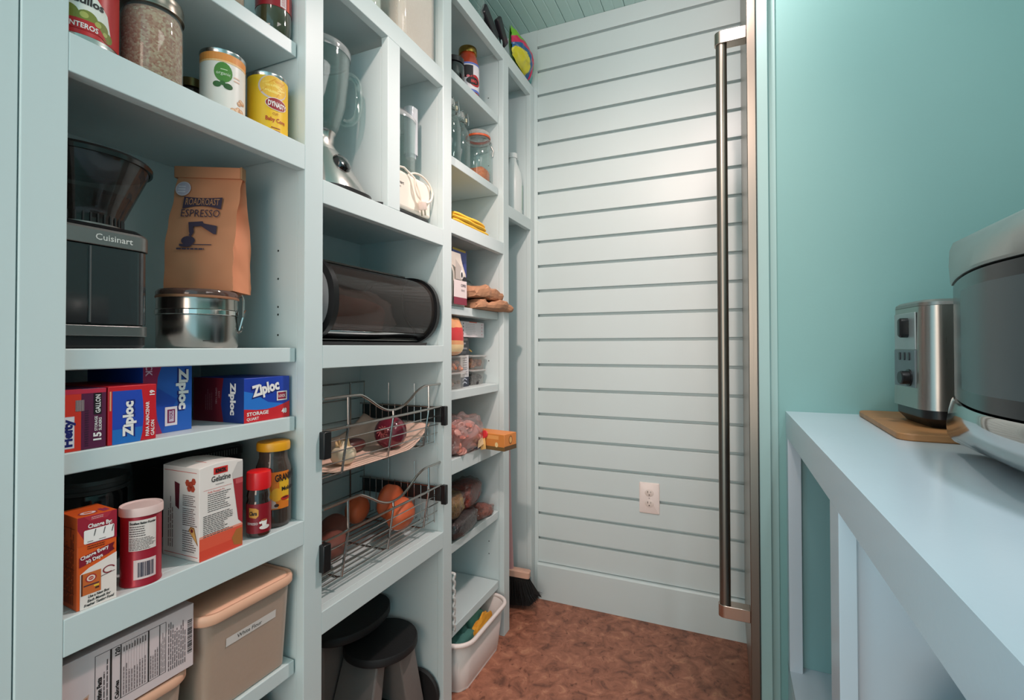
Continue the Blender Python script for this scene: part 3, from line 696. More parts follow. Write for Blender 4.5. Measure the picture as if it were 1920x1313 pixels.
p.poly([(.028, .0), (.0745, 0), (.0745, .104), (.027, .104), (.021, .085), (.020, .07), (.05, .05)], (34, 96, 186), 1)
p.text('Ziploc', .0525, .096, .0145, (18, 30, 110), 3, rot=-90, bold=.09, fit=.065); p.text('Ziploc', .0540, .096, .0145, WHT, 5, rot=-90, bold=.05, fit=.063)
p.text('SNACK', .0035, .128, .0095, (220, 190, 210), 4, rot=-90, bold=.02, fit=.040)
p.rect(.032, .010, .051, .039, (232, 226, 230), 3); p.rect(.0355, .014, .0475, .035, (128, 34, 84), 4); p.rect(.038, .016, .0455, .033, (206, 190, 206), 5); p.text('YOU', .0435, .0195, .0045, (128, 34, 84), 6, rot=90, bold=.03, fit=.0135)
p.build('printed_front', t)
t = carton('quart_bag_box', 'blue and red quart storage bag box lying at the right end', (-.7565, .5865, Z), .0985, .125, .077, (28, 62, 168), None, 2)
p = Print(F_(0)); p.poly([(0, 0), (.0985, 0), (.0985, .030), (.085, .026), (.065, .0215), (.045, .0195), (.025, .0205), (0, .024)], (206, 30, 40), 2)
p.poly([(0, .024), (.025, .0205), (.045, .0195), (.065, .0215), (.085, .026), (.05, .032), (.02, .050), (0, .055)], (34, 116, 206), 1)
p.text('Ziploc', .0180, .0430, .0185, (16, 30, 110), 4, rot=10, bold=.09, fit=.058); p.text('Ziploc', .0190, .0445, .0185, WHT, 5, rot=10, bold=.05, fit=.057)
p.text('STORAGE', .0055, .0115, .0062, WHT, 4, bold=.03, fit=.045); p.text('QUART', .0050, .0035, .0048, WHT, 4, bold=.02, fit=.025); p.text('48', .080, .0085, .0085, WHT, 4, bold=.04, fit=.0115)
p.rect(.0685, .0325, .0920, .0495, (236, 230, 226), 6); p.rect(.0708, .0345, .0898, .0475, (150, 30, 60), 7); p.text('LOCK', .0722, .0385, .0050, (236, 220, 220), 8, fit=.016, bold=.03)
p.build('printed_front', t)
p = Print(S_(.125)); p.poly([(.0, 0), (.076, 0), (.070, .03), (.072, .055), (.076, .077), (0, .077)], (120, 26, 40), 1); p.poly([(.076, 0), (.125, 0), (.125, .077), (.076, .077), (.072, .055), (.070, .03)], (26, 52, 118), 1)
p.text('Ziploc', .0935, .068, .0125, WHT, 4, rot=-90, bold=.05, fit=.055); p.text('EASY', .0635, .054, .004, (196, 150, 150), 3, rot=-90); p.text('OPEN TABS', .0565, .060, .004, (196, 150, 150), 3, rot=-90); p.para(.03, .02, .05, .06, 4, (150, 90, 90), rot=90)
p.build('printed_side', t)

# ------------------------------------------------------------------ gelatine shelf
Z = .7093
t = carton('baking_soda_box', 'orange baking soda box lettered change every 30 days', (-.7365, .3430, Z), .0415, .052, .115, (224, 92, 34), None, -4)
W, H_ = .0415, .115
p = Print(F_(0))
p.poly([(.0, .079), (W, .079), (W, .115), (.0, .115)], (158, 28, 50), 1); p.poly([(.0, .079), (.010, .079), (.0, .10)], (216, 84, 34), 2)
p.poly([(.006, .115), (.013, .108), (.031, .108), (.036, .1145), (.036, .115)], (176, 44, 60), 2); p.para(.014, .1095, .031, .1135, 2, (226, 180, 180), 4)
p.text('Change By:', .0105, .0995, .0052, WHT, 4, bold=.03, fit=.0255)
p.poly([(.0065, .0815), (.0075, .0805), (.0375, .0805), (.0385, .0815), (.0385, .0965), (.0375, .0975), (.0075, .0975), (.0065, .0965)], (244, 236, 232), 3)
for u in (.0165, .0265, .0355): p.poly([(u, .0885), (u+.0008, .0885), (u+.0025, .0965), (u+.0016, .0965)], (50, 44, 44), 5)
p.para(.010, .0818, .018, .0840, 1, (110, 90, 90), 5); p.para(.022, .0818, .032, .0838, 1, (110, 90, 90), 5)
p.para(.010, .0728, .035, .0785, 2, (96, 30, 20), 4)
p.poly([(.002, .053), (.0335, .061), (.0335, .0725), (.002, .0650)], (140, 24, 44), 3); p.poly([(.0335, .062), (.039, .064), (.037, .068), (.039, .0735), (.0335, .0725)], (110, 16, 34), 3)
p.text('Change Every', .0035, .0615, .0044, WHT, 5, rot=13, bold=.03, fit=.030); p.text('30 Days', .0090, .0555, .0044, WHT, 5, rot=13, bold=.03, fit=.018)
p.poly([(.003, 0), (W, 0), (W, .060), (.030, .056), (.012, .050), (.003, .044)], (240, 226, 218), 2)
p.poly([(.004, .017), (.0245, .017), (.0245, .044), (.004, .044)], (206, 104, 48), 4); p.poly([(.004, .017), (.0055, .017), (.0055, .044), (.004, .044)], (90, 40, 20), 5)
p.ell(.014, .0365, .0058, .0050, (176, 44, 44), 5); p.ell(.014, .0365, .0044, .0038, (236, 214, 200), 6); p.ell(.014, .0365, .0026, .0022, (190, 60, 50), 7); p.rect(.0122, .0362, .0158, .0369, (236, 214, 200), 8)
p.rect(.0065, .0275, .0225, .0290, (70, 50, 60), 5); p.rect(.017, .0245, .0225, .0265, (236, 200, 60), 5); p.rect(.0185, .0215, .0225, .0235, (60, 40, 30), 6)
for k in range(22):
    a = k/21*PI*1.5+.4; u = .033+.006*math.cos(a); v = .0405+.0042*math.sin(a); p.rect(u-.0007, v-.0007, u+.0007, v+.0007, (140, 40, 50), 4)
p.poly([(.0245, .034), (.0395, .0365), (.0395, .0372), (.0245, .0347)], (90, 40, 46), 5)
for k, s_ in enumerate(('Use a New Box', 'Each Month for', 'Fresher Tasting Food')): p.text(s_, (.011, .0105, .0070)[k], .0120-.0050*k, .0034, DK, 4, rot=3, bold=.03, fit=(.023, .025, .032)[k], shear=.25)
p.build('printed_front', t)
p = Print(S_(.052)); p.para(.014, .006, .044, .104, 9, (120, 46, 20), 2, rot=90, fill=.45)
for v in (.02, .05, .075, .1): p.rect(.012, v, .046, v+.0006, (110, 40, 20), 3)
p.build('printed_side', t)
p = Print(T_(.115)); p.ell(.016, .014, .010, .0085, (170, 60, 60), 2); p.ell(.016, .014, .008, .0065, (236, 210, 210), 3); p.ell(.016, .014, .0045, .0035, (226, 110, 60), 4); p.rect(.029, .006, .033, .022, (150, 50, 90), 2); p.rect(.034, .008, .037, .020, (150, 50, 90), 2)
p.build('printed_top', t)

t = thing('baking_powder_can', 'crimson baking powder can with white plastic lid and barcode', 'can', (-.7555, .4262, Z), 0)
MB().lathe([(0, .001), (.0235, .001), (.0243, 0), (.0243, .0025), (.0236, .004), (.0236, .096)], 0, 0, 48).build('body', pm((168, 34, 52), .32, .25), t)
MB().lathe([(.0236, .0955), (.0256, .0955), (.0256, .1045), (.0248, .107), (.0235, .1065), (.022, .105), (0, .105)], 0, 0, 48).build('plastic_lid', pm((226, 196, 190), .35), t)
p = Print(cyl_map(.0238, -40), .003)
p.poly([(-.010+.0*k, .052) for k in range(1)]+[(-.010, .090), (-.009, .092)], WHT, 1) if 0 else None
p.rect(-.010, .049, .0225, .0905, (226, 214, 208), 1); p.text('Excellent Baking Powder', -.0085, .085, .0030, DK, 3, fit=.030, bold=.04); p.para(-.009, .068, .014, .0835, 5, (70, 60, 60), 3); p.para(-.009, .050, .0215, .067, 8, (90, 78, 76), 3, seed=8, fill=.42)
p.rect(-.004, .010, .0225, .0365, (228, 206, 204), 1); p.bars(.0005, .013, .0190, .033, (30, 26, 60), 3); p.build('printed_label', t)

t = thing('gelatine_box', 'white and red gelatine box with photo of red drink', 'box', (-.7335, .4945, Z), 1)
W, Dd, H_ = .0735, .085, .1415
bx = MB()
nF = 8
top = [(0, W*k/nF) for k in range(nF+1)]
arc = lambda y: H_+.0035*math.sin(PI*y/W)
vs_ = []
for y in [W*k/nF for k in range(nF+1)]: vs_ += [(0, y, 0), (0, y, arc(y)), (-Dd, y, arc(y)), (-Dd, y, 0)]
fs_ = []
for k in range(nF):
    a = k*4; b = a+4
    fs_ += [(a, b, b+1, a+1), (a+1, b+1, b+2, a+2), (a+2, b+2, b+3, a+3), (a+3, b+3, b, a)]
fs_ += [(0, 1, 2, 3), (nF*4+3, nF*4+2, nF*4+1, nF*4)]
bx.add(vs_, fs_).build('carton', pm((238, 228, 222), .4, var=.02), t, bevel=.0007, smooth=0)
p = Print(F_(0))
p.rect(0, 0, W, .036, (232, 92, 66), 1); p.rect(0, .0, W, .016, (226, 76, 54), 2); p.rect(0, .034, W, .0375, (238, 150, 128), 2)
p.poly([(.0555, .113), (W, .113), (W, .036), (.0720, .038), (.0655, .045)], (166, 44, 52), 2); p.poly([(.064, .139), (W, .139), (W, .113), (.0555, .113), (.0545, .122)], (204, 196, 192), 2); p.poly([(.060, .112), (W, .112), (W, .104), (.061, .104)], (196, 84, 88), 3)
p.poly([(.054, .018), (.062, .030), (.0725, .030), (.0725, .002), (.058, .006)], (178, 110, 54), 3)
p.rect(.0225, .1275, .0465, .1380, (214, 44, 40), 2); p.text('KNOX', .0255, .1300, .0058, DK, 5, bold=.07, fit=.0185)
p.text('Gelatine', .0185, .1165, .0090, (70, 64, 64), 3, bold=.02, fit=.033); p.para(.026, .1105, .045, .1135, 1, (150, 140, 140)); p.rect(.006, .1060, .054, .1064, (206, 60, 56), 3)
p.text('Fluffy Pineapple Pie', .0130, .1005, .0032, (206, 70, 60), 3, fit=.028); p.para(.013, .071, .052, .100, 9, (96, 88, 88), 3, seed=2, fill=.38)
p.para(.006, .034, .056, .068, 12, (80, 72, 72), 3, seed=5, fill=.42)
p.build('printed_front', t)
p = Print(S_(Dd)); p.rect(.004, .134, Dd-.006, .1348, (206, 70, 60), 2); p.rect(.004, .006, Dd-.003, .0068, (206, 70, 60), 2)
p.poly([(.030, .08), (.0385, .075), (.040, .115), (.028, .118)], (96, 32, 44), 2); p.para(.047, .082, .077, .100, 6, (110, 86, 84), 2, seed=6); p.para(.047, .052, .080, .080, 9, (110, 86, 84), 2, seed=7, fill=.4); p.para(.047, .012, .078, .046, 10, (110, 86, 84), 2, seed=9, fill=.4); p.para(.012, .015, .026, .10, 3, (130, 104, 100), 2, rot=90)
for u, v in ((.058, .118), (.066, .116), (.062, .110), (.072, .121), (.070, .110)): p.ell(u, v, .0052, .0056, (176, 70, 50), 3, 6)
p.poly([(.061, .046), (.066, .052), (.074, .051), (.0825, .024)], (150, 96, 40), 3); p.poly([(.063, .045), (.067, .050), (.073, .049), (.0805, .028)], (222, 168, 96), 4); p.ell(.069, .046, .003, .003, (120, 40, 40), 5)
p.build('printed_side', t)
p = Print(T_(H_+.0028)); p.rect(.024, .020, .046, .045, (214, 60, 52), 2); p.build('printed_top', t)

t = thing('instant_espresso_jar', 'small instant espresso jar with bright red cap', 'jar', (-.7490, .6105, Z))
MB().lathe([(0, 0), (.017, 0), (.0195, .004), (.0195, .058), (.0175, .064), (.0188, .070), (.0175, .078), (.0165, .082)], 0, 0, 44).build('glass', pm((40, 26, 20), .06, coat=1, var=.2), t, smooth=60)
MB().lathe([(.0165, .0815), (.0190, .0815), (.0196, .084), (.0196, .106), (.0188, .1105), (.016, .112), (0, .112)], 0, 0, 44).build('cap', pm((222, 28, 34), .3), t)
MB().lathe([(.0197, .008), (.0197, .058)], 0, 0, 44).build('label', pm((136, 18, 32), .35), t)
p = Print(cyl_map(.0198, -40), .003); p.poly([(-.016, .036), (-.004, .034), (.000, .038), (.000, .048), (-.004, .051), (-.016, .052)], (214, 150, 60), 1); p.text('Clara', -.0155, .0395, .0065, DK, 3, fit=.013, bold=.04, shear=.2)
p.text('ESPRESSO', -.019, .023, .0042, WHT, 3, fit=.018); p.ell(.010, .0175, .0088, .0036, (228, 220, 214), 2); p.poly([(.004, .030), (.014, .030), (.0125, .020), (.006, .020)], (236, 230, 224), 3); p.ell(.009, .0300, .005, .0016, (170, 100, 60), 4); p.ell(.0030, .0260, .0022, .0022, (236, 230, 224), 3)
p.build('printed_label', t)

t = thing('molasses_jar', 'dark molasses jar with yellow lid and orange label', 'jar', (-.7705, .6590, Z))
mp_ = [(0, 0), (.0265, 0), (.0300, .004), (.0305, .01), (.0305, .095), (.029, .108), (.0255, .118), (.0240, .124), (.0240, .138)]
MB().lathe(mp_, 0, 0, 48).build('glass', film((120, 100, 90), .22, .04, 'amber_glass'), t, smooth=60)
MB().lathe([(0, .003), (.0255, .003), (.029, .006), (.0293, .010), (.0293, .060), (0, .061)], 0, 0, 40).build('molasses', pm((14, 8, 6), .1), t)
MB().lathe([(.0240, .1375), (.0282, .1375), (.0285, .140), (.0285, .149), (.0272, .1525), (0, .153)], 0, 0, 48).build('lid', pm((228, 160, 26), .35), t)
p = Print(cyl_map(.0307, -42), .004); p.rect(-.006, .034, .030, .101, (226, 122, 30), 1); p.poly([(.010, .085), (.030, .088), (.030, .045), (.012, .05)], (236, 180, 40), 2)
p.poly([(-.005, .036), (.008, .036), (.004, .048), (-.005, .056)], (214, 190, 180), 2); p.text("GRANDMA'S", .0035, .0835, .0125, DK, 5, fit=.052, bold=.03, rot=4); p.text('Molasses', .0145, .066, .0072, DK, 5, fit=.032, bold=.03, rot=3)
p.ell(.006, .060, .010, .012, (240, 170, 40), 3); p.ell(.022, .052, .009, .004, (190, 40, 30), 4); p.ell(.022, .0535, .006, .0016, (90, 30, 20), 5); p.ell(.006, .041, .004, .003, (60, 30, 20), 5); p.build('printed_label', t)

t = thing('dark_storage_jar', 'dark glass storage jar with grey lid behind the baking soda', 'jar', (-.905, .435, Z))
MB().lathe([(0, 0), (.045, 0), (.048, .004), (.048, .10), (.045, .108)], 0, 0, 44).build('glass', pm((24, 26, 28), .12), t)
MB().lathe([(.044, .1085), (.051, .1085), (.051, .114), (.049, .115), (.049, .121), (.051, .122), (.050, .128), (0, .129)], 0, 0, 44).build('lid', pm((66, 70, 70), .4, .3), t)
t = thing('black_baking_tin', 'black ribbed tin behind the gelatine box', 'tin', (-.92, .60, Z))
MB().rbox(-.06, .06, -.075, .075, [(.01, 0), (.002, .12), (0, .122), (0, .134), (.003, .137)], .02).build('body', pm((34, 36, 38), .35, .4), t)
rb = MB()
for k in range(22): rb.box(.0602, .0612, -.055+.005*k, -.053+.005*k, .123, .134)
rb.build('rib', pm((120, 122, 122), .35, .6), t, smooth=0, kind='stuff')

# ------------------------------------------------------------------ bottom shelf of column one
Z = .4463
def tub_box(name, label, loc, x, y, h, lidh, inset, lab, group=None, fill=.75, fc=(214, 186, 160)):
    t = thing(name, label, 'container', loc, 0, group)
    MB().rbox(-x, 0, 0, y, [(inset+.004, 0), (inset, .004), (.004, h-.006), (.0015, h-.004), (.0015, h)], .022, n=8, close=False).add([(-x+inset+.01, inset+.01, .001), (-inset-.01, inset+.01, .001), (-inset-.01, y-inset-.01, .001), (-x+inset+.01, y-inset-.01, .001)], [(0, 1, 2, 3)]).build('tub', film((216, 192, 174), .42, .35, 'frosted_plastic'), t, smooth=40)
    MB().rbox(-x, 0, 0, y, [(inset+.006, .003), (inset*.6+.005, h*fill), (inset*.6+.02, h*fill+.004)], .02, n=8).build('flour', pm(fc, .9, var=.08, scale=25, bump=.3), t, smooth=40)
    MB().rbox(-x, 0, 0, y, [(-.003, h-.002), (-.0055, h+.001), (-.0055, h+.011), (-.003, h+.0145), (.001, h+.0145), (.004, h+.0125), (.007, h+.0145), (.012, h+.016), (.02, h+.0165)], .027, n=10).build('lid', pm((236, 182, 152), .38, var=.02), t, smooth=40)
    return t
t = tub_box('flour_container', 'translucent container with peach lid marked White Flour', (-.7425, .5080, Z), .20, .1775, .154, .016, .013, 'White Flour')
def flmap(u, v, n): 
    return Vector((-.0045-.009*(1-v/.154)+.0012+n, u, v))
p = Print(flmap); p.poly([(.042, .101), (.138, .102), (.138, .116), (.042, .115)], (214, 206, 200), 2); p.text('White Flour', .062, .1055, .0068, (60, 56, 56), 4, fit=.047); p.build('paper_label', t)
t = tub_box('sugar_container', 'lower translucent container with peach lid under the nutrition box', (-.7570, .315, Z), .20, .182, .085, .016, .010, '', fc=(222, 206, 196))
p = Print(lambda u, v, n: Vector((-.0035+.0008+n, u, v))); p.poly([(.10, .045), (.15, .045), (.15, .06), (.10, .06)], (214, 206, 200), 2); p.build('paper_label', t)
nb = carton('nutrition_facts_box', 'long white carton showing its nutrition facts panel and barcode', (-.7505, .3165, Z+.1035), .1815, .16, .094, (222, 204, 204), None, 0)
W, H_ = .1815, .094
p = Print(F_(0)); u0 = .053; dk = (56, 46, 50)
p.rect(u0, .0135, u0+.0006, .086, dk, 2); p.rect(u0, .0135, .141, .0141, dk, 2); p.rect(u0, .0854, .141, .086, dk, 2); p.rect(.1404, .0135, .141, .086, dk, 2)
p.text('Nutrition Facts', .0605, .016, .0052, DK, 3, rot=90, bold=.05, fit=.040); p.para(.062, .016, .069, .08, 2, dk, 3, rot=90, fill=.3)
p.rect(.070, .014, .0722, .0855, DK, 3); p.rect(.0822, .014, .0834, .0855, DK, 3); p.rect(.1165, .014, .1182, .0855, DK, 3); p.rect(.1318, .014, .1328, .0855, DK, 3)
p.text('Calories', .0805, .016, .0046, DK, 3, rot=90, bold=.04, fit=.024); p.text('120', .0812, .072, .0052, DK, 3, rot=90, bold=.04, fit=.012)
p.para(.085, .016, .115, .062, 9, (110, 96, 98), 3, rot=90, fill=.28, seed=12); p.para(.085, .074, .115, .083, 9, (90, 80, 80), 3, rot=90, fill=.4, seed=3)
for k in range(8): p.rect(.0885+.0034*k, .0145, .0887+.0034*k, .085, (150, 136, 138), 2)
p.para(.119, .016, .131, .060, 4, (110, 96, 98), 3, rot=90, fill=.35, seed=13); p.para(.1335, .016, .140, .080, 3, (130, 116, 116), 3, rot=90, fill=.3, seed=14)
p.para(.1435, .012, .170, .082, 9, (80, 68, 72), 3, rot=90, fill=.34, seed=15); p.bars(.1720, .022, .1790, .072, DK, 3, vert=False)
p.poly([(.030, .0), (.052, .0), (.046, .020), (.034, .016)], (58, 62, 130), 2); p.poly([(.039, .010), (.046, .024), (.052, .016), (.047, .002)], (176, 116, 80), 3); p.poly([(.037, .024), (.041, .040), (.047, .042), (.045, .026)], (206, 170, 150), 2); p.poly([(.039, .028), (.0415, .038), (.0455, .039), (.0435, .029)], (190, 120, 90), 3)
p.build('printed_front', nb)
p = Print(T_(.094)); p.para(.12, .03, .17, .12, 6, (60, 60, 60), 2); p.build('printed_top', nb)
t = thing('plastic_bag', 'crumpled dark plastic bag under the flour container shelf', 'bag', (-.86, .60, .1253))
pouch_mesh(.09, .075, .27, 3, .10).build('bag_film', pm((26, 26, 28), .15, coat=.6, bump=.3, scale=40), t)
MB().box(.086, .088, .02, .06, .16, .235).build('label', pm((150, 150, 96), .4), t, bevel=.0005)
# ------------------------------------------------------------------ blender, food processor, bread box
Z = 1.3702
b = thing('blender', 'glass jar blender with polished silver base and black dial', 'blender', (-.835, .826, Z))
MB().rbox(-.10, .102, -.068, .10, [(.004, .0), (0, .003), (0, .009)], .06, n=10).build('foot_ring', BLACK, b)
def bs(u, v):
    a = 2*PI*u; z = .009+.092*v
    k = 1-.58*v**1.15
    rx, ry = .098*k+.006*v, .086*k+.006*v
    e = .8
    cx_ = math.copysign(abs(math.cos(a))**e, math.cos(a)); sy_ = math.copysign(abs(math.sin(a))**e, math.sin(a))
    return (rx*cx_+.002, ry*sy_+.012*(1-v), z)
MB().surf(bs, 48, 12, closed_u=True).build('base', pm((206, 200, 196), .18, 1.0, .02), b, smooth=60)
MB().lathe([(.046, .100), (.044, .106), (.036, .118), (.036, .140), (.040, .146), (0, .148)], 0, 0, 40).build('collar', pm((214, 206, 200), .22, 1.0, .02), b)
DM = Matrix.Translation((.060, .002, .062)) @ Matrix.Rotation(R(4), 4, 'Z') @ Matrix.Rotation(R(60), 4, 'Y')
MB().lathe([(.033, -.004), (.033, .002), (.028, .005), (0, .006)], 0, 0, 36, M=DM).build('dial_plate', pm((226, 216, 222), .25, .8), b)
MB().lathe([(.0225, .004), (.0225, .012), (.019, .019), (.010, .023), (0, .0235)], 0, 0, 36, M=DM).build('dial', pm((10, 10, 12), .1, coat=1), b)
MB().lathe([(.038, .149), (.044, .155), (.060, .210), (.068, .285), (.070, .318), (.0675, .318), (.0655, .285), (.0575, .212), (.041, .158), (.0, .156)], 0, 0, 44).build('jar', GLASS, b, smooth=50)
MB().lathe([(.071, .316), (.072, .322), (.072, .331), (.066, .338), (.035, .341), (0, .341)], 0, 0, 44).build('jar_lid', film((200, 205, 205), .30, .12), b, smooth=50)
hd = MB(); a0 = 62; ca, sa = math.cos(R(a0)), math.sin(R(a0))
hd.tube(smooth_path([(ca*r, sa*r, z) for r, z in ((.066, .296), (.078, .300), (.090, .292), (.095, .275), (.095, .235), (.090, .208), (.078, .192), (.062, .186), (.056, .190))]), .008, 12)
hd.build('jar_handle', GLASS, b, smooth=60)
MB(Matrix.Translation((.075, .089, 0))).tube([(-.05, -.03, .004), (-.01, -.012, .004), (.012, .0, .004), (.024, .016, .004)], .0035, 8).build('power_cord', BLACK, b)

f = thing('food_processor', 'cream food processor with clear bowl and its cord wrapped in front', 'food processor', (-.86, 1.09, Z))
MB().box(-.105, .088, -.088, .092, 0, .028, ty=.004, tx=.004).build('foot', pm((40, 44, 46), .4), f, bevel=.004)
MB().box(-.108, .092, -.092, .0965, .029, .128).build('motor_base', pm((238, 228, 214), .35, var=.02), f, bevel=.009)
p = Print(plane_map((.0925, -.092, .029), (0, 1, 0), (0, 0, 1))); p.text('Cuisinart', .014, .062, .0085, (70, 66, 64), 2, fit=.045, bold=.01); p.para(.014, .052, .058, .058, 1, (150, 144, 140), 2); p.build('lettering', f)
MB().lathe([(.05, .128), (.06, .134), (.066, .150), (.068, .26), (.069, .285), (.066, .285), (.0645, .15), (0, .140)], .016, .012, 44).build('bowl', GLASS, f, smooth=50)
MB().lathe([(.070, .284), (.070, .292), (.050, .312), (.02, .316), (0, .316)], .016, .012, 44).build('bowl_lid', film((225, 228, 228), .28, .1), f, smooth=50)
MB().rbox(.045, .077, .022, .062, [(0, .200), (0, .330), (.003, .332)], .014, n=8, close=False).build('feed_tube', film((232, 236, 240), .40, .08), f, smooth=40)
MB().rbox(.049, .073, .026, .058, [(0, .190), (0, .316), (.003, .318)], .011, n=8).build('pusher', film((206, 212, 220), .5, .15), f, smooth=40)
cord = MB()
def arcp(c0, r1, r2, t0, t1, n, x0, x1=None): return [((x0+(x1-x0)*i/n if x1 is not None else x0), c0[0]+r1*math.cos(R(t0+(t1-t0)*i/n)), c0[1]+r2*math.sin(R(t0+(t1-t0)*i/n))) for i in range(n+1)]
cord.tube([(.02, -.09, .136)]+arcp((.035, .100), .055, .040, 150, 10, 14, .086, .100)+arcp((.045, .100), .045, .035, 0, -75, 8, .101)+arcp((.035, .112), .035, .045, 270, 180, 8, .103), .0028, 8)
cord.tube([(.04, -.08, .137), (.07, -.06, .140), (.090, -.03, .138), (.102, .0, .118), (.106, .018, .085), (.108, .026, .062)], .0028, 8)
cord.build('power_cord', pm((232, 220, 206), .45), f)
pg = MB(Matrix.Translation((.108, .030, .050)) @ Matrix.Rotation(R(14), 4, 'X'))
pg.rbox(-.009, .009, -.010, .010, [(.003, .014), (0, .010), (0, -.008), (.002, -.011)], .005).build('plug', pm((226, 206, 194), .4), f)
MB(Matrix.Translation((.108, .030, .050)) @ Matrix.Rotation(R(14), 4, 'X')).box(-.006, -.0045, -.003, .003, -.026, -.011).box(.0045, .006, -.003, .003, -.026, -.011).build('prong', pm((190, 180, 160), .25, 1.0), f, smooth=0)

Z = 1.0402
bb_ = thing('bread_box', 'roll-top bread box with smoked clear cover, black ends and silver base', 'bread box', (-.855, .9675, Z))
def dprof(sc=1.0, n=26):
    """D outline in (x, z): flat back, rounded front"""
    pts = []
    for i in range(n+1):
        a = PI/2-PI*.98*i/n
        x = .02+.108*abs(math.cos(a))**.85*(1 if math.cos(a) > 0 else -1); z = .098+.094*math.copysign(abs(math.sin(a))**.85, math.sin(a))
        pts.append((x, z))
    pts += [(-.09, .006), (-.125, .012), (-.130, .03), (-.130, .160), (-.11, .186), (-.05, .192)]
    cx_, cz_ = 0, .1
    return [(cx_+(x-cx_)*sc, cz_+(z-cz_)*sc) for x, z in pts]
L = .199
for s_, nm in ((-1, 'end_cap'), (1, 'end_cap')):
    y0, y1 = (-L, -L+.010) if s_ < 0 else (L-.010, L)
    e = MB().prism(dprof(.95), y0+.001, y1-.001, 'y').build(nm, pm((214, 214, 216), .35, .7) if s_ < 0 else pm((70, 70, 72), .3), bb_, smooth=40)
    o_, i_ = dprof(1.0), dprof(.88); n_ = len(o_); m = MB(); vs_ = [(x, y, z) for y in (y0-.002, y1+.002) for x, z in o_]+[(x, y, z) for y in (y0-.002, y1+.002) for x, z in i_]
    fs_ = []
    for k in range(n_):
        k2 = (k+1) % n_
        fs_ += [(k, k2, n_+k2, n_+k), (2*n_+k, 3*n_+k, 3*n_+k2, 2*n_+k2), (k, 2*n_+k, 2*n_+k2, k2), (n_+k, n_+k2, 3*n_+k2, 3*n_+k)]
    m.add(vs_, fs_).build('rim', pm((20, 20, 22), .3), e, smooth=40)
pf = dprof(.93)
def cover(i0, i1, mat, name, y0=-L+.011, y1=L-.011, sc=.93, par=bb_, solid=.002):
    q = dprof(sc)[i0:i1]; m = MB()
    vs_ = [(x, y, z) for y in (y0, y1) for x, z in q]; n_ = len(q)
    m.add(vs_, [(k, k+1, n_+k+1, n_+k) for k in range(n_-1)]); return m.build(name, mat, par, smooth=60, solid=solid)
cover(0, 21, film((150, 140, 134), .0, .05, 'smoked_cover', .12), 'roll_cover', solid=0)
cover(20, 26, pm((202, 200, 200), .2, 1.0), 'base_tray', sc=.95)
MB().box(.062, .068, -L+.011, L-.011, .019, .0215, ).box(-.128, .062, -L+.011, L-.011, .012, .0145).build('tray_floor', pm((190, 184, 180), .3, .7), bb_, bevel=.0005)
MB().prism([(-.130, .03), (-.130, .160), (-.11, .186), (.02, .192), (.02, .196), (-.112, .190), (-.134, .162), (-.134, .03)], -L+.011, L-.011, 'y').build('back_shell', pm((88, 84, 82), .3, .6), bb_, smooth=40)
MB().box(-.10, .09, -L+.004, L-.004, 0, .008, tx=.003).build('base_foot', BLACK, bb_)
MB().tube([(x, L-.014, z) for x, z in ((.03, .186), (.018, .165), (.012, .14), (.014, .11), (.022, .08), (.036, .058), (.050, .048), (.056, .036), (.050, .024))], .0035, 8).build('cover_edge', BLACK, bb_)
br = thing('bagged_loaf', 'orange-brown loaf in a clear bag seen through the bread box cover', 'bread', (-.87, .94, Z+.0148))
pouch_mesh(.065, .115, .105, 11, .10, 2.2).build('loaf', pm((176, 92, 60), .7, var=.3, scale=14), br)
pouch_mesh(.075, .150, .122, 12, .14, 3.0).build('bag_film', film((160, 150, 146), .14, .12), br, smooth=60)
MB().lathe([(0, .04), (.022, .043), (.03, .055), (.022, .067), (0, .07)], .045, .01, 20, sx=.5).build('orange_sticker', pm((224, 84, 40), .4), br)

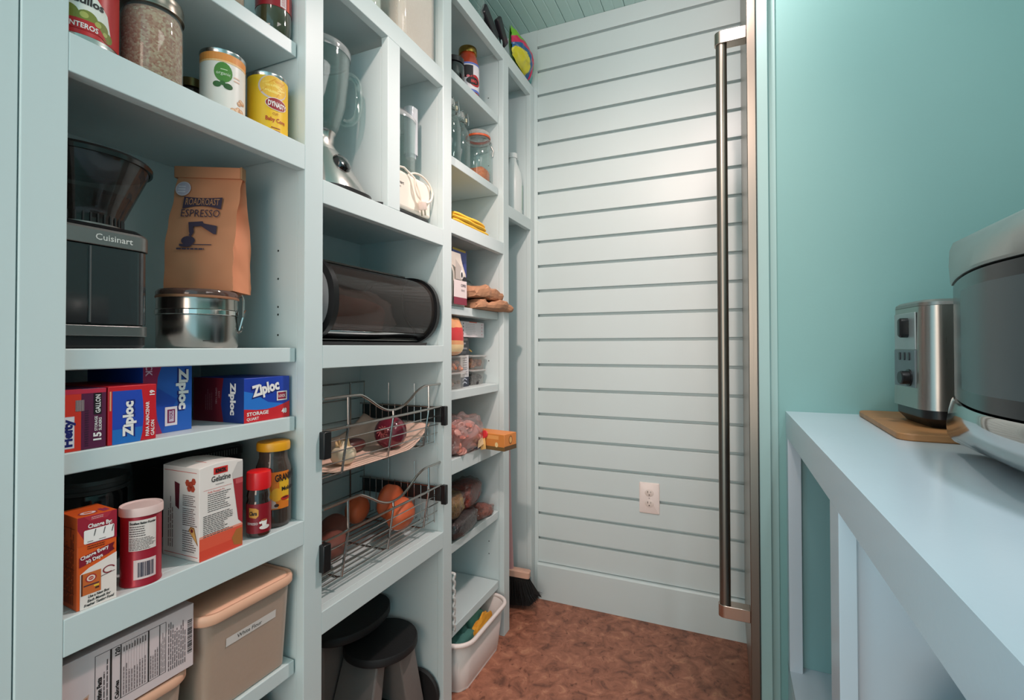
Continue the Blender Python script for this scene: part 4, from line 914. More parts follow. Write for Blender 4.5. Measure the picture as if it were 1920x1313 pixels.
# ------------------------------------------------------------------ wire baskets
def basket(zb, label):
    t = thing('wire_basket', label, 'basket', (-.87, .965, zb), 0, 'pull-out chrome wire baskets')
    Y0, Y1, XF, XB = -.215, .228, .134, -.14
    top, mid = .168, .104
    wv = [(-.2145, .168), (-.16, .168), (-.112, .167), (-.095, .163), (-.07, .150), (-.04, .133), (-.01, .122), (.02, .120), (.05, .125), (.08, .138), (.11, .156), (.135, .165), (.155, .168), (.19, .168), (.230, .168)]
    MB().tube(smooth_path([(XF-.004, y, z) for y, z in wv]), .0030, 8).build('front_rim', WIRE, t)
    m = MB(); m.tube([(XF-.004, Y0, top), (XB, Y0, top), (XB, Y1+.002, top), (XF-.004, Y1+.002, top)], .0026, 8)
    m.build('rim', WIRE, t)
    MB().tube([(XF, Y0, mid), (XF, Y1, mid)], .0031, 8).build('front_rail', WIRE, t)
    for y in (-.145, .010, .165):
        MB().tube([(XF-.003, y, top-.001 if y != .01 else .121), (XF-.002, y, mid), (XF-.018, y-.002, .004), (XF-.03, y-.002, .0), (XB+.02, y-.002, .0), (XB, y, .012), (XB, y, top)], .0027, 8).build('upright', WIRE, t)
    m = MB()
    for z in (.078, .054, .030): m.tube([(XF-.004-.013*(1-z/.104), Y0+.004, z), (XF-.004-.013*(1-z/.104), Y1-.004, z)], .0014, 6)
    for k in range(13):
        x = XF-.022-.0195*k; m.tube([(x, Y0+.004, .0035), (x, Y1-.004, .0035)], .0013, 6)
    m.build('lengthwise_wires', WIRE, t, kind='stuff')
    for y in (Y0+.003, Y1-.020):
        for k in range(12):
            x = XF-.012-.0225*k
            MB().tube([(x, y, .003), (x, y, top if k % 4 == 3 else mid+.004)], .0013, 6).build('side_wire', WIRE, t)
        MB().tube([(XF, y, mid), (XB, y, mid)], .0024, 8).build('side_rail', WIRE, t)
    for s_, y in ((-1, Y0-.010), (1, Y1-.006)):
        MB().box(XB, XF+.003, min(y, y-.005*s_), max(y, y-.005*s_)+.001, mid-.044, mid-.002).build('runner', pm((58, 62, 62), .35, .5), t, bevel=.001)
        MB().box(XF+.0035, XF+.019, y-.0095 if s_ < 0 else y-.006, y+.010 if s_ < 0 else y+.008, mid-.052, mid+.002).build('end_block', BLACK, t, bevel=.002)
    m = MB()
    for z in (.12, .06): m.tube([(XB, Y0, z), (XB, Y1, z)], .0016, 6)
    m.build('back_wires', WIRE, t)
    return t
basket(.7635, 'upper chrome wire pull-out basket holding garlic and a red onion')
basket(.5425, 'lower chrome wire pull-out basket holding orange sweet potatoes')
def liner(u, v):
    y = -.205+.41*u; x = -.12+.235*v
    z = .006+.052*max(0, (u-.72)/.28)**1.6+.012*max(0, (.12-u)/.12)+.016*max(0, (.18-v)/.18)+.0012*math.sin(x*160)
    z += .010*max(0, (v-.9)/.1)*(.5-u)*0
    x += .018*math.sin(PI*u)*max(0, v-.5)
    return (x, y, z)
ln = thing('paper_liner', 'pinkish ribbed paper sheet lining the upper basket', 'paper', (-.875, .965, .7635))
MB().surf(liner, 30, 40).build('sheet', pm((232, 196, 176), .7, var=.04), ln, smooth=50, solid=.0012)
ga = thing('garlic_bulb', 'garlic bulb with papery skin at the left of the upper basket', 'garlic', (-.790, .862, .7715))
def garlic(u, v):
    a = 2*PI*u; b = PI*v
    r = .027*(math.sin(b)**.75)*(1+.09*math.cos(6*a)*math.sin(b)); z = .022-.022*math.cos(b)
    if v > .80: r = .027*.35*(1-(v-.80)/.2*.7)+.002*math.cos(5*a); z = .022+.018+.055*(v-.80)*1.2
    return (r*math.cos(a)+.004*max(0, v-.8)*3, r*math.sin(a), z)
MB().surf(garlic, 36, 24, closed_u=True).build('bulb', pm((236, 212, 182), .6, var=.08, scale=60, bump=.2), ga, smooth=60)
pk = MB()
rd = random.Random(9)
for k in range(9):
    a = rd.uniform(0, 2*PI); r = rd.uniform(.004, .012); x, y = r*math.cos(a), r*math.sin(a)
    pk.add([(x, y, .034), (x+.010*math.cos(a+1), y+.010*math.sin(a+1), .038), (x*1.7, y*1.7, .052+.012*rd.random()), (x*1.2-.006, y*1.3, .050+.01*rd.random())], [(0, 1, 2, 3)])
pk.build('papery_skin', pm((226, 190, 140), .7), ga, smooth=0)
on = thing('red_onion', 'glossy red onion resting in the upper basket', 'onion', (-.80, 1.045, .7735))
def onion(u, v):
    a = 2*PI*u; b = PI*v; r = .042*math.sin(b)**.85; z = .040-.038*math.cos(b)
    if v > .9: r = .006+.03*(1-v)*1.2; z = .040+.036+.10*(v-.9)
    if v < .001: r = 0
    return (r*math.cos(a), r*math.sin(a), z)
OM = Matrix.Translation((0, 0, .040)) @ Matrix.Rotation(R(78), 4, 'X') @ Matrix.Rotation(R(18), 4, 'Y') @ Matrix.Translation((0, 0, -.040))
MB(OM).surf(onion, 36, 28, closed_u=True).build('bulb', pm((112, 30, 48), .16, var=.35, scale=18, coat=.6), on, smooth=60)
rt = MB(OM)
for k in range(14):
    a = 2*PI*k/14; rt.tube([(.002*math.cos(a), .002*math.sin(a), .084), (.006*math.cos(a), .006*math.sin(a), .098), (.014*math.cos(a*1.3), .014*math.sin(a*1.3), .104)], .0012, 5)
rt.build('root_hairs', pm((170, 80, 80), .8), on)
sh_ = thing('shallot', 'dark brown shallot behind the garlic bulb', 'shallot', (-.862, .975, .7715))
pouch_mesh(.022, .04, .034, 21, .06, 1.5, p=1.0).build('bulb', pm((96, 52, 50), .35), sh_, smooth=60)
for k, (x, y, z, sx, sy, sz, rz, lb) in enumerate(((-.805, 1.095, .5482, .036, .062, .078, 20, 'large orange sweet potato at the front of the lower basket'), (-.872, 1.140, .5482, .03, .045, .098, -10, 'orange sweet potato standing behind the front one'), (-.945, 1.085, .5482, .032, .06, .072, 30, 'shaded orange sweet potato at the back of the lower basket'))):
    t = thing('sweet_potato', lb, 'sweet potato', (x, y, z), rz, 'sweet potatoes in the lower basket')
    pouch_mesh(sx, sy, sz, 30+k, .10, 1.6, p=1.0).build('tuber', pm((208, 98, 56), .55, var=.14, scale=30, bump=.15), t, smooth=60)
for k, (x, y) in enumerate(((-.835, .870), (-.905, .955))):
    t = thing('potato', ('brown russet potato at the left of the lower basket', 'brown potato farther back in the lower basket')[k], 'potato', (x, y, .5482), 35, 'potatoes in the lower basket')
    pouch_mesh(.036, .062, .062, 40+k, .07, 1.3, p=1.0).build('tuber', pm((112, 62, 50), .6, var=.15, bump=.15), t, smooth=60)

# ------------------------------------------------------------------ folding step stool below column two
st = thing('step_stool', 'grey step stool with two black round treads under the baskets', 'stool', (-.87, 1.055, 0))
def tread(cx, cy, rx, ry, z, name):
    m = MB().lathe([(0, z-.022), (.96, z-.022), (1.0, z-.018), (1.0, z-.004), (.975, z), (.93, z-.0015), (0, z-.0015)], cx, cy, 56, sx=rx, sy=ry)
    return m.build(name, MATTE, st, smooth=40)
tread(.012, .025, .096, .100, .250, 'lower_tread'); tread(-.068, .005, .082, .125, .305, 'upper_tread')
GR = pm((118, 112, 108), .5, bump=.1, scale=80)
def leg(q0, q1, z):
    m = MB(); m.add([(x, y, z) for x, y in q0]+[(x, y, 0) for x, y in q1], [(3, 2, 1, 0), (4, 5, 6, 7), (0, 1, 5, 4), (1, 2, 6, 5), (2, 3, 7, 6), (3, 0, 4, 7)])
    m.build('front_leg', GR, st, bevel=.004, smooth=0)
leg([(-.05, .02), (.075, .02), (.075, .085), (-.05, .085)], [(-.06, .045), (.098, .045), (.098, .118), (-.06, .118)], .228)
leg([(-.05, -.05), (.06, -.05), (.06, -.015), (-.05, -.015)], [(-.06, -.13), (.080, -.13), (.080, -.08), (-.06, -.08)], .228)
MB().box(-.142, -.062, -.11, .115, 0, .283, tx=-.006).build('rear_body', GR, st, bevel=.006)
MB().box(-.02, .05, -.09, .05, .06, .08).build('brace', MATTE, st, bevel=.002)
kc = thing('round_brush', 'black round brush leaning behind the grey stool leg', 'brush', (-.80, 1.180, 0))
MB().lathe([(0, -.006), (.058, -.006), (.062, -.003), (.062, .003), (.058, .006), (0, .006)], 0, 0, 40, M=Matrix.Translation((0, 0, .0625)) @ Matrix.Rotation(R(90), 4, 'X')).build('brush_disc', MATTE, kc)

# ------------------------------------------------------------------ tall containers at the top of column two
Z = 1.8252
t = thing('flour_bin', 'tall clear square canister filled with white flour on the top ledge', 'canister', (-.745, 1.018, Z))
MB().rbox(-.13, 0, 0, .162, [(.003, 0), (0, .004), (0, .205)], .022, n=8).build('canister', film((240, 236, 230), .20, .06), t, smooth=40)
MB().rbox(-.126, -.004, .004, .158, [(.003, .003), (0, .006), (0, .185)], .019, n=8).build('flour', pm((244, 236, 226), .85, var=.03), t, smooth=40)
MB().rbox(-.133, .003, -.003, .165, [(0, .206), (0, .222), (.006, .226)], .024, n=8).build('lid', pm((232, 230, 226), .3), t, smooth=40)
t = thing('clear_canister', 'clear glass canister of pale sugar left of the flour bin', 'canister', (-.785, .925, Z))
MB().lathe([(0, 0), (.036, 0), (.038, .004), (.038, .15), (.034, .16)], 0, 0, 40).build('glass', GLASS, t, smooth=50)
MB().lathe([(0, .003), (.034, .004), (.036, .008), (.036, .11), (0, .112)], 0, 0, 40).build('sugar', pm((236, 226, 214), .8, var=.04, scale=90, bump=.2), t)
MB().lathe([(.034, .16), (.039, .16), (.039, .178), (0, .18)], 0, 0, 40).build('lid', pm((170, 168, 164), .3, .9), t)

# ------------------------------------------------------------------ column three
Z = 1.8762
t = thing('barbecue_sauce_jar', 'red sauce jar with gold cap and white label in column three', 'jar', (-.803, 1.470, Z))
MB().lathe([(0, 0), (.033, 0), (.0375, .005), (.0385, .02), (.0385, .118), (.034, .140), (.028, .154), (.0275, .162)], 0, 0, 44).build('glass', pm((170, 60, 30), .08, coat=1, var=.15), t, smooth=60)
MB().lathe([(.0388, .020), (.0388, .118)], 0, 0, 44).build('label', pm((232, 226, 230), .35), t)
p = Print(cyl_map(.0391, -28), .004); p.rect(-.05, .112, .05, .118, (96, 120, 196), 1); p.rect(-.05, .020, .05, .028, (96, 120, 196), 1); p.rect(-.045, .066, -.004, .108, (26, 22, 26), 2); p.ell(.004, .058, .024, .020, (186, 34, 40), 2); p.ell(-.004, .056, .024, .013, (22, 20, 24), 3); p.ell(-.022, .070, .006, .004, (226, 120, 130), 4); p.text('BBQ', -.012, .051, .009, (200, 60, 60), 5, bold=.05, fit=.022); p.build('printed_label', t)
MB().lathe([(.0275, .160), (.031, .160), (.0315, .163), (.0315, .178), (.030, .181), (0, .182)], 0, 0, 44).build('cap', pm((170, 138, 70), .2, 1.0), t)
t = thing('black_olive_jar', 'squat black jar left of the red sauce jar', 'jar', (-.80, 1.365, Z))
MB().lathe([(0, 0), (.034, 0), (.037, .005), (.037, .062), (.032, .07)], 0, 0, 40).build('glass', pm((20, 16, 20), .06, coat=1), t, smooth=60)
MB().lathe([(.032, .07), (.036, .07), (.036, .086), (0, .088)], 0, 0, 40).build('lid', pm((34, 26, 30), .25), t)
Z = 1.6132
for k, (x, y) in enumerate(((-.80, 1.335), (-.815, 1.425))):
    t = thing('swing_top_bottle', ('clear swing top glass bottle nearest the column edge, partly hidden', 'clear swing top glass bottle next to the orange gasket jar')[k], 'bottle', (x, y, Z), 0, 'swing top bottles in column three')
    MB().lathe([(0, 0), (.036, 0), (.040, .005), (.040, .118), (.034, .145), (.024, .160), (.022, .172), (.025, .176), (.025, .184), (.021, .186)], 0, 0, 40).build('glass', GLASS, t, smooth=50)
    MB().lathe([(0, .182), (.018, .184), (.022, .194), (.020, .206), (.010, .212), (0, .213)], 0, 0, 28).build('stopper', film((236, 236, 232), .5, .1), t, smooth=50)
    m = MB()
    for s_ in (-1, 1): m.tube([(.026*s_*.3+.02, .020*s_, .168), (.030, .018*s_, .180), (.028, .014*s_, .205), (.0, .024*s_, .200), (-.01, .024*s_, .180), (.004, .026*s_, .165)], .0014, 6)
    m.tube([(.027*math.cos(2*PI*k2/20), .027*math.sin(2*PI*k2/20), .168) for k2 in range(20)], .0014, 6, closed=True)
    m.build('wire_bail', WIRE, t)
    MB().lathe([(0, 0), (.005, 0), (.005, .012), (0, .014)], 0, .03, 12, M=Matrix.Translation((.012, 0, .186))).build('toggle', pm((236, 222, 190), .4), t)
t = thing('clip_top_jar', 'clip-top glass jar with orange gasket and salmon coloured contents', 'jar', (-.803, 1.545, Z))
MB().lathe([(0, 0), (.040, 0), (.0455, .006), (.0455, .125), (.043, .138), (.038, .148), (.038, .158), (.043, .162)], 0, 0, 48).build('glass', GLASS, t, smooth=50)
MB().lathe([(.038, .1625), (.0445, .1625), (.0445, .1685), (.038, .1690)], 0, 0, 44).build('gasket', pm((224, 96, 50), .45), t)
MB().lathe([(.0435, .1695), (.0435, .180), (.038, .186), (0, .188)], 0, 0, 44).build('glass_lid', film((228, 226, 222), .3, .06), t, smooth=50)
pouch_mesh(.037, .037, .058, 51, .10, 2.0).build('orange_lentils', speckle((226, 110, 60), (236, 140, 90), (214, 120, 90), 220), t)
m = MB(); m.tube([(.044*math.cos(2*PI*k2/24), .044*math.sin(2*PI*k2/24), .152) for k2 in range(24)], .0013, 6, closed=True)
m.tube([(.020, .042, .152), (.026, .050, .164), (.020, .052, .180), (.004, .050, .190), (-.01, .052, .180), (-.004, .048, .160)], .0014, 6); m.tube([(.030, .045, .150), (.036, .052, .135), (.032, .053, .115)], .0020, 6)
m.build('wire_clamp', WIRE, t)

t = thing('yellow_cloth', 'folded yellow dust cloth on the rail shelf', 'cloth', (-.79, 1.375, 1.4124))
def fold(seed, sx, sy, h, k=3):
    def fn(u, v):
        a = 2*PI*u; x = sx*math.copysign(abs(math.cos(a))**.5, math.cos(a)); 
        z = h*.5*(1+math.copysign(abs(math.sin(a))**.6, math.sin(a)))
        y = sy*(2*v-1)
        t_ = 1-abs(2*v-1)**6
        n_ = noise.noise(Vector((x*18+seed, y*14, z*40)))
        return (x*(.93+.07*t_)+.006*n_, y+.008*math.sin(x*60+seed)*(abs(2*v-1)), max(0, z*(.92+.16*noise.noise(Vector((y*12, x*12, seed))))*(.7+.3*t_)))
    m = MB().surf(fn, 32, 24, closed_u=True)
    m.f += [list(range(32))[::-1], list(range(24*32, 25*32))]; m.m += [0, 0]
    return m
for k in range(3): fold(3+k*5, .058-.004*k, .118-.008*k, .0155).build('fold_layer', pm((240, 190, 60), .85, var=.06, bump=.2, scale=90), t, smooth=60).location = (.006*k-.002, -.004*k, .0105*k)

Z = 1.1612
t = carton('blue_carton', 'tall blue carton with yellow edge behind the coffee sample bag', (-.782, 1.330, Z), .092, .06, .190, (58, 72, 150), None, 0)
p = Print(F_(0)); p.rect(0, .183, .085, .190, (206, 170, 60), 1); p.rect(0, 0, .085, .006, (214, 196, 110), 1); p.rect(.010, .03, .030, .17, (104, 116, 184), 1); p.rect(.055, .05, .070, .15, (40, 48, 120), 1); p.rect(.03, .010, .05, .06, (80, 96, 190), 1); p.build('printed_front', t)
t = thing('coffee_sample_bag', 'small white and maroon coffee bag in front of the blue carton', 'bag', (-.763, 1.308, Z))
def smb(u, v):
    pts = [(.013, -.042), (.013, .042), (-.013, .042), (-.013, -.042)]
    k = u*4; i = int(k) % 4; f = k-int(k); a, b = pts[i], pts[(i+1) % 4]
    x = a[0]*(1-f)+b[0]*f; y = a[1]*(1-f)+b[1]*f; x *= (1+.5*math.sin(PI*min(1, v*1.15)))*(1-max(0, v-.6)/.4*.95)
    return (x, y*(1-.1*v), .168*v)
MB().surf(smb, 32, 20, closed_u=True).build('bag_body', pm((206, 196, 184), .35, var=.2, scale=30), t, smooth=45)
p = Print(lambda u, v, n: Vector((.0222+n*2, u, v))); p.poly([(-.040, .026), (.040, .026), (.039, .078), (-.039, .078)], (232, 216, 214), 1); p.rect(-.040, .004, .040, .026, (136, 40, 62), 1); p.text('COFFEE', .002, .060, .008, (90, 80, 90), 3, fit=.030, bold=.02); p.para(.004, .045, .034, .052, 2, (130, 120, 124), 3)
p.poly([(.012, .080), (.038, .080), (.038, .092), (.020, .092)], (24, 22, 30), 1); p.ell(.008, .098, .009, .014, (240, 236, 236), 2); p.ell(.008, .096, .005, .009, (30, 28, 34), 3); p.poly([(-.03, .08), (.01, .08), (.004, .12), (-.03, .14)], (186, 176, 168), 1)
p.build('printed_label', t)
for k, (z, lb) in enumerate(((Z, 'bottom brown paper produce bag lying folded on the shelf'), (Z+.036, 'upper brown paper produce bag lying on the other one'))):
    t = thing('paper_bag', lb, 'bag', (-.765-.012*k, 1.530-.012*k, z), -4+7*k, 'brown paper bags in column three')
    def pb(u, v, k=k):
        a = 2*PI*u; y = -.125+.25*v-.01*k+.004*math.sin(u*40+v*9); e = math.sin(PI*min(max(v, .0), 1))**.35
        x = .052*math.copysign(abs(math.cos(a))**.5, math.cos(a)); z_ = (.018+.004*k)*(1+math.copysign(abs(math.sin(a))**.6, math.sin(a)))*(.45+.55*e)
        n_ = noise.noise(Vector((x*40, y*26, k*9+z_*20)))
        n2 = noise.noise(Vector((x*90, y*70, k*5+z_*50))); return (x*(.8+.2*e)+.012*n_, y, max(.0, z_*(1+.35*n_)+.007*n2*e))
    m = MB().surf(pb, 18, 13, closed_u=True); m.f += [list(range(18))[::-1], list(range(18*13, 18*14))]; m.m += [0, 0]
    m.build('paper_body', pm((176, 128, 96), .8, var=.14, scale=20, bump=.4), t, smooth=0)
t = thing('bag_of_greens', 'clear plastic bag with green leaves behind the paper bags', 'bag', (-.875, 1.50, Z))
pouch_mesh(.05, .085, .115, 61, .18, 3.0).build('bag_film', film((200, 205, 200), .12, .10, edge=.3), t, smooth=60)
lf = MB(); rd = random.Random(12)
for k in range(70):
    a = rd.uniform(0, 2*PI); x, y, z = rd.uniform(-.01, .05), rd.uniform(-.05, .075), rd.uniform(.045, .088); s_ = rd.uniform(.010, .018); th = rd.uniform(-.8, .8)
    c, s2 = math.cos(a), math.sin(a)
    lf.add([(x, y, z), (x+s_*c*.6-s_*.4*s2, y+s_*s2*.6+s_*.4*c, z+s_*th), (x+s_*1.3*c, y+s_*1.3*s2, z+s_*.5*th+.004), (x+s_*c*.6+s_*.4*s2, y+s_*s2*.6-s_*.4*c, z+s_*.6*th)], [(0, 1, 2, 3)])
lf.build('leaves', pm((92, 150, 50), .5, var=.3, scale=60), t, kind='stuff', smooth=0)

Z = .9032
def clam(name, label, loc, w, d, h, contents, cc, nb_=40):
    t = thing(name, label, 'container', loc, 0, 'clear takeaway containers in column three')
    MB().rbox(-d, 0, 0, w, [(.010, 0), (.007, .002), (.002, h-.010), (-.003, h-.009), (-.003, h-.006)], .010, close=False).add([(-d+.01, .01, .001), (-.01, .01, .001), (-.01, w-.01, .001), (-d+.01, w-.01, .001)], [(0, 1, 2, 3)]).build('tub', CLEAR, t, smooth=40)
    MB().rbox(-d, 0, 0, w, [(-.003, h-.0055), (-.003, h-.002), (.004, h), ], .010).build('lid', film((228, 226, 222), .34, .1), t, smooth=40)
    m = MB(); rd = random.Random(len(label)); mats = [speckle(*c_, 120) for c_ in cc]
    for k in range(nb_*2):
        x, y = -.012-rd.random()*(d-.024), .012+rd.random()*(w-.024); z = .008+rd.random()*(h*.62-.008); r = rd.uniform(.007, .013)
        m.lathe([(0, -1), (.7, -.7), (1, 0), (.7, .7), (0, 1)], 0, 0, 7, rd.choice(mats), M=Matrix.Translation((x, y, z)) @ Matrix.Rotation(rd.uniform(0, 3), 4, Vector((rd.random(), rd.random(), rd.random()+.1))) @ Matrix.Diagonal((r, r*.8, r*.6, 1)))
    m.build(contents, None, t, smooth=60, kind='stuff')
    return t
clam('bottom_salad_tub', 'clear tub of dried leaves and nuts at the bottom left of its shelf', (-.765, 1.262, Z), .128, .13, .054, 'dried_leaves', [((96, 84, 50), (170, 130, 110), (120, 60, 60)), ((190, 150, 130), (150, 110, 90), (90, 70, 50))])
clam('snack_tub', 'clear tub of orange chips stacked on the leaf tub', (-.765, 1.262, Z+.0545), .130, .13, .052, 'orange_chips', [((226, 130, 70), (200, 100, 70), (240, 170, 120)), ((200, 140, 120), (226, 160, 130), (180, 100, 80))])
clam('dark_berry_tub', 'clear tub of black dried fruit at the right end of its shelf', (-.79, 1.470, Z), .108, .10, .054, 'black_fruit', [((26, 26, 30), (44, 40, 44), (16, 16, 18))], 50)
clam('brown_roll_tub', 'clear tub holding a brown bread roll on the black fruit tub', (-.79, 1.470, Z+.0545), .112, .10, .050, 'bread_roll', [((170, 96, 52), (150, 80, 40), (186, 120, 70))], 26)
t = carton('dark_label_carton', 'white and navy carton standing between the clear tubs', (-.795, 1.405, Z), .055, .08, .105, (226, 222, 222), None)
p = Print(F_(0)); p.rect(0, 0, .055, .032, (44, 50, 66), 1); p.poly([(.012, .008), (.027, .014), (.042, .008), (.042, .012), (.027, .018), (.012, .012)], (190, 194, 206), 2); p.poly([(.012, .020), (.027, .026), (.042, .020), (.042, .024), (.027, .030), (.012, .024)], (190, 194, 206), 2)
p.rect(.012, .036, .050, .0368, (60, 60, 70), 2); p.rect(.012, .060, .050, .0608, (60, 60, 70), 2); p.para(.014, .038, .05, .10, 8, (140, 136, 140), 2); p.build('printed_front', t)
t = carton('black_coffee_carton', 'black and slate carton standing on the snack tub', (-.795, 1.352, Z+.1068), .110, .07, .0585, (46, 50, 56), None)
p = Print(F_(0)); p.rect(0, 0, .045, .0585, (14, 14, 16), 1); p.rect(.072, .047, .10, .055, (150, 146, 140), 2); p.text('Rich', .068, .035, .006, (200, 200, 204), 3, bold=.03, fit=.018); p.text('BREWING', .060, .018, .006, (206, 206, 210), 3, bold=.02, fit=.036); p.para(.060, .004, .10, .012, 2, (130, 130, 134), 2); p.build('printed_front', t)
t = carton('white_carton', 'white carton lying on the black coffee carton', (-.785, 1.360, Z+.1655), .195, .07, .052, (236, 226, 228), None)
p = Print(F_(0)); 
for v in (.010, .022, .034, .044): p.ell(.045, v, .003, .003, (90, 80, 90), 2, 8); p.ell(.178, v, .003, .002, (214, 120, 140), 2, 8)
p.para(.06, .006, .15, .046, 7, (206, 196, 198), 2); p.rect(.085, .049, .14, .052, (226, 90, 60), 2); p.build('printed_front', t)
t = thing('orange_snack_bag', 'orange snack bag with red band against the left column edge', 'bag', (-.768, 1.302, Z+.1068))
ob = pouch_mesh(.020, .055, .118, 71, .10, 2.5, pinch=.5, nu=40, nv=36)
ob.mats = [pm((236, 160, 100), .25, coat=.5, var=.15, scale=20), pm((206, 40, 44), .3), pm((240, 206, 150), .3)]
for i_, f_ in enumerate(ob.f):
    zc = sum(ob.v[q].z for q in f_)/len(f_); ob.m[i_] = 1 if .052 < zc < .084 else 2 if .012 < zc < .034 else 0
ob.build('bag_film', None, t, smooth=60)
t = thing('twisted_clear_bag', 'small clear bag with gold twist tie above the bread roll tub', 'bag', (-.86, 1.495, Z+.1062))
pouch_mesh(.03, .035, .062, 73, .2, 3).build('bag_film', film((214, 206, 190), .35, .12), t, smooth=60)
MB().tube([(.03, 0, .012), (.042, .008, .018), (.046, .02, .010)], .0025, 6).build('twist_tie', pm((206, 170, 90), .3, .6), t)

Z = .7062
t = thing('bag_of_pink_crackers', 'clear plastic bag of pinkish crackers bulging over the shelf edge', 'bag', (-.775, 1.345, Z-.0))
pouch_mesh(.062, .095, .115, 81, .20, 3.6, nu=48, nv=32).build('bag_film', film((236, 216, 214), .03, .07, edge=.16), t, smooth=40)
m = MB(); rd = random.Random(3)
for k in range(110):
    x, y, z = rd.uniform(-.045, .048), rd.uniform(-.078, .080), rd.uniform(.010, .092)
    m.lathe([(0, -.25), (.8, -.22), (1, 0), (.8, .22), (0, .25)], 0, 0, 8, pm(rd.choice(((206, 150, 138), (226, 180, 168), (190, 120, 104))), .7, var=.12), M=Matrix.Translation((x, y, z)) @ Matrix.Rotation(rd.uniform(0, 3), 4, Vector((rd.random(), rd.random(), rd.random()+.01))) @ Matrix.Diagonal((.013, .011, .012, 1)))
m.build('crackers', None, t, smooth=0, kind='stuff')
pouch_mesh(.050, .084, .092, 82, .22, 3.4, nu=40, nv=26).build('inner_wrap', film((222, 176, 166), .45, .15, edge=.3), t, smooth=35)
MB().add([(.064, .02, .012), (.064, .085, .022), (.058, .080, .046), (.062, .03, .034)], [(0, 1, 2, 3)]).build('paper_tag', pm((206, 186, 150), .5), t, smooth=0, solid=.0008)
t = carton('blue_snack_box', 'small blue and white box behind the pink cracker bag', (-.735, 1.420, Z), .045, .05, .042, (60, 100, 176), None, 8)
p = Print(T_(.042)); p.rect(0, 0, .045, .05, (206, 200, 206), 1); p.build('printed_top', t)
t = thing('orange_pasta_box', 'orange carton with red rosette and hanging tag jutting out of the shelf', 'box', (-.66, 1.405, Z), -10)
MB().box(-.20, .022, .003, .072, 0, .052).build('carton', pm((214, 132, 62), .45, var=.08), t, bevel=.001)
p = Print(plane_map((-.20, .0028, 0), (1, 0, 0), (0, 0, 1))); p.rect(.0, 0, .222, .012, (112, 84, 44), 1); p.rect(.10, .035, .20, .047, (232, 160, 90), 1); p.ell(.192, .018, .006, .008, (236, 206, 150), 2); p.build('printed_side', t)
p = Print(plane_map((.0222, .003, 0), (0, 1, 0), (0, 0, 1))); p.rect(.0, 0, .069, .014, (96, 70, 40), 1); p.ell(.035, .032, .010, .014, (150, 90, 40), 2); p.ell(.035, .032, .007, .010, (226, 170, 100), 3); p.build('printed_end', t)
MB().lathe([(0, -.002), (.012, -.002), (.014, 0), (.012, .003), (0, .004)], 0, 0, 18, M=Matrix.Translation((-.055, .000, .047)) @ Matrix.Rotation(R(70), 4, 'X')).build('rosette', pm((196, 40, 44), .5), t)
MB().add([(-.066, -.004, .036), (-.048, -.004, .040), (-.040, -.010, .004), (-.060, -.010, -.002)], [(0, 1, 2, 3)]).build('hang_tag', pm((220, 176, 110), .5), t, smooth=0, solid=.001)

Z = .4462
for nm, lb, x, y, z, sx, sy, sz, rz, c1, c2, c3, sc in (
    ('bag_of_black_beans', 'clear bag of black beans at the front of the beans shelf', -.785, 1.365, Z, .045, .095, .062, 6, (22, 22, 26), (40, 38, 44), (60, 56, 62), 130),
    ('bag_of_red_lentils', 'flat bag of pinkish lentils at the right end of the beans shelf', -.79, 1.515, Z, .040, .062, .038, -6, (150, 88, 74), (176, 112, 96), (120, 70, 60), 200),
    ('bag_of_mung_beans', 'bag of tan green beans lying upon the black bean bag', -.80, 1.340, Z+.058, .045, .072, .072, 20, (136, 112, 66), (160, 132, 84), (110, 96, 50), 160),
    ('bag_of_red_beans', 'bag of dark red beans with shiny top on the lentil bag', -.82, 1.470, Z+.052, .048, .095, .080, 12, (120, 46, 38), (146, 66, 50), (84, 34, 30), 140)):
    t = thing(nm, lb, 'bag', (x, y, z), rz, 'bags of beans on a lower shelf')
    pouch_mesh(sx*.95, sy*.95, sz*.95, int(y*100) % 17, .14, 2.2).build('beans', speckle(c1, c2, c3, sc, .4, .6), t, smooth=60)
    pouch_mesh(sx*1.02, sy*1.02, sz*1.02, int(y*100) % 17, .19, 3.2).build('bag_film', film((226, 214, 210), .0, .07, edge=.06), t, smooth=60)
    MB().surf(lambda u, v: (-.012+.024*u+.006*math.sin(v*7), sy*.93+.026*v, sz*.32+.012*math.sin(u*6+v*3)), 10, 6).build('sealed_end', film((226, 206, 200), .3, .06), t, solid=.0006)
t = thing('lace_cloth', 'white lacy cloth edge at the left of the lower shelf', 'cloth', (-.80, 1.285, .1962))
def lace(u, v): return (.040*(2*u-1)+.02, -.020+.003*math.sin(v*40)+.0025*math.sin(u*30), .165*v+.001)
MB().surf(lace, 24, 40).build('cloth', pm((226, 226, 222), .8, bump=.5, scale=120), t, smooth=60, solid=.009)

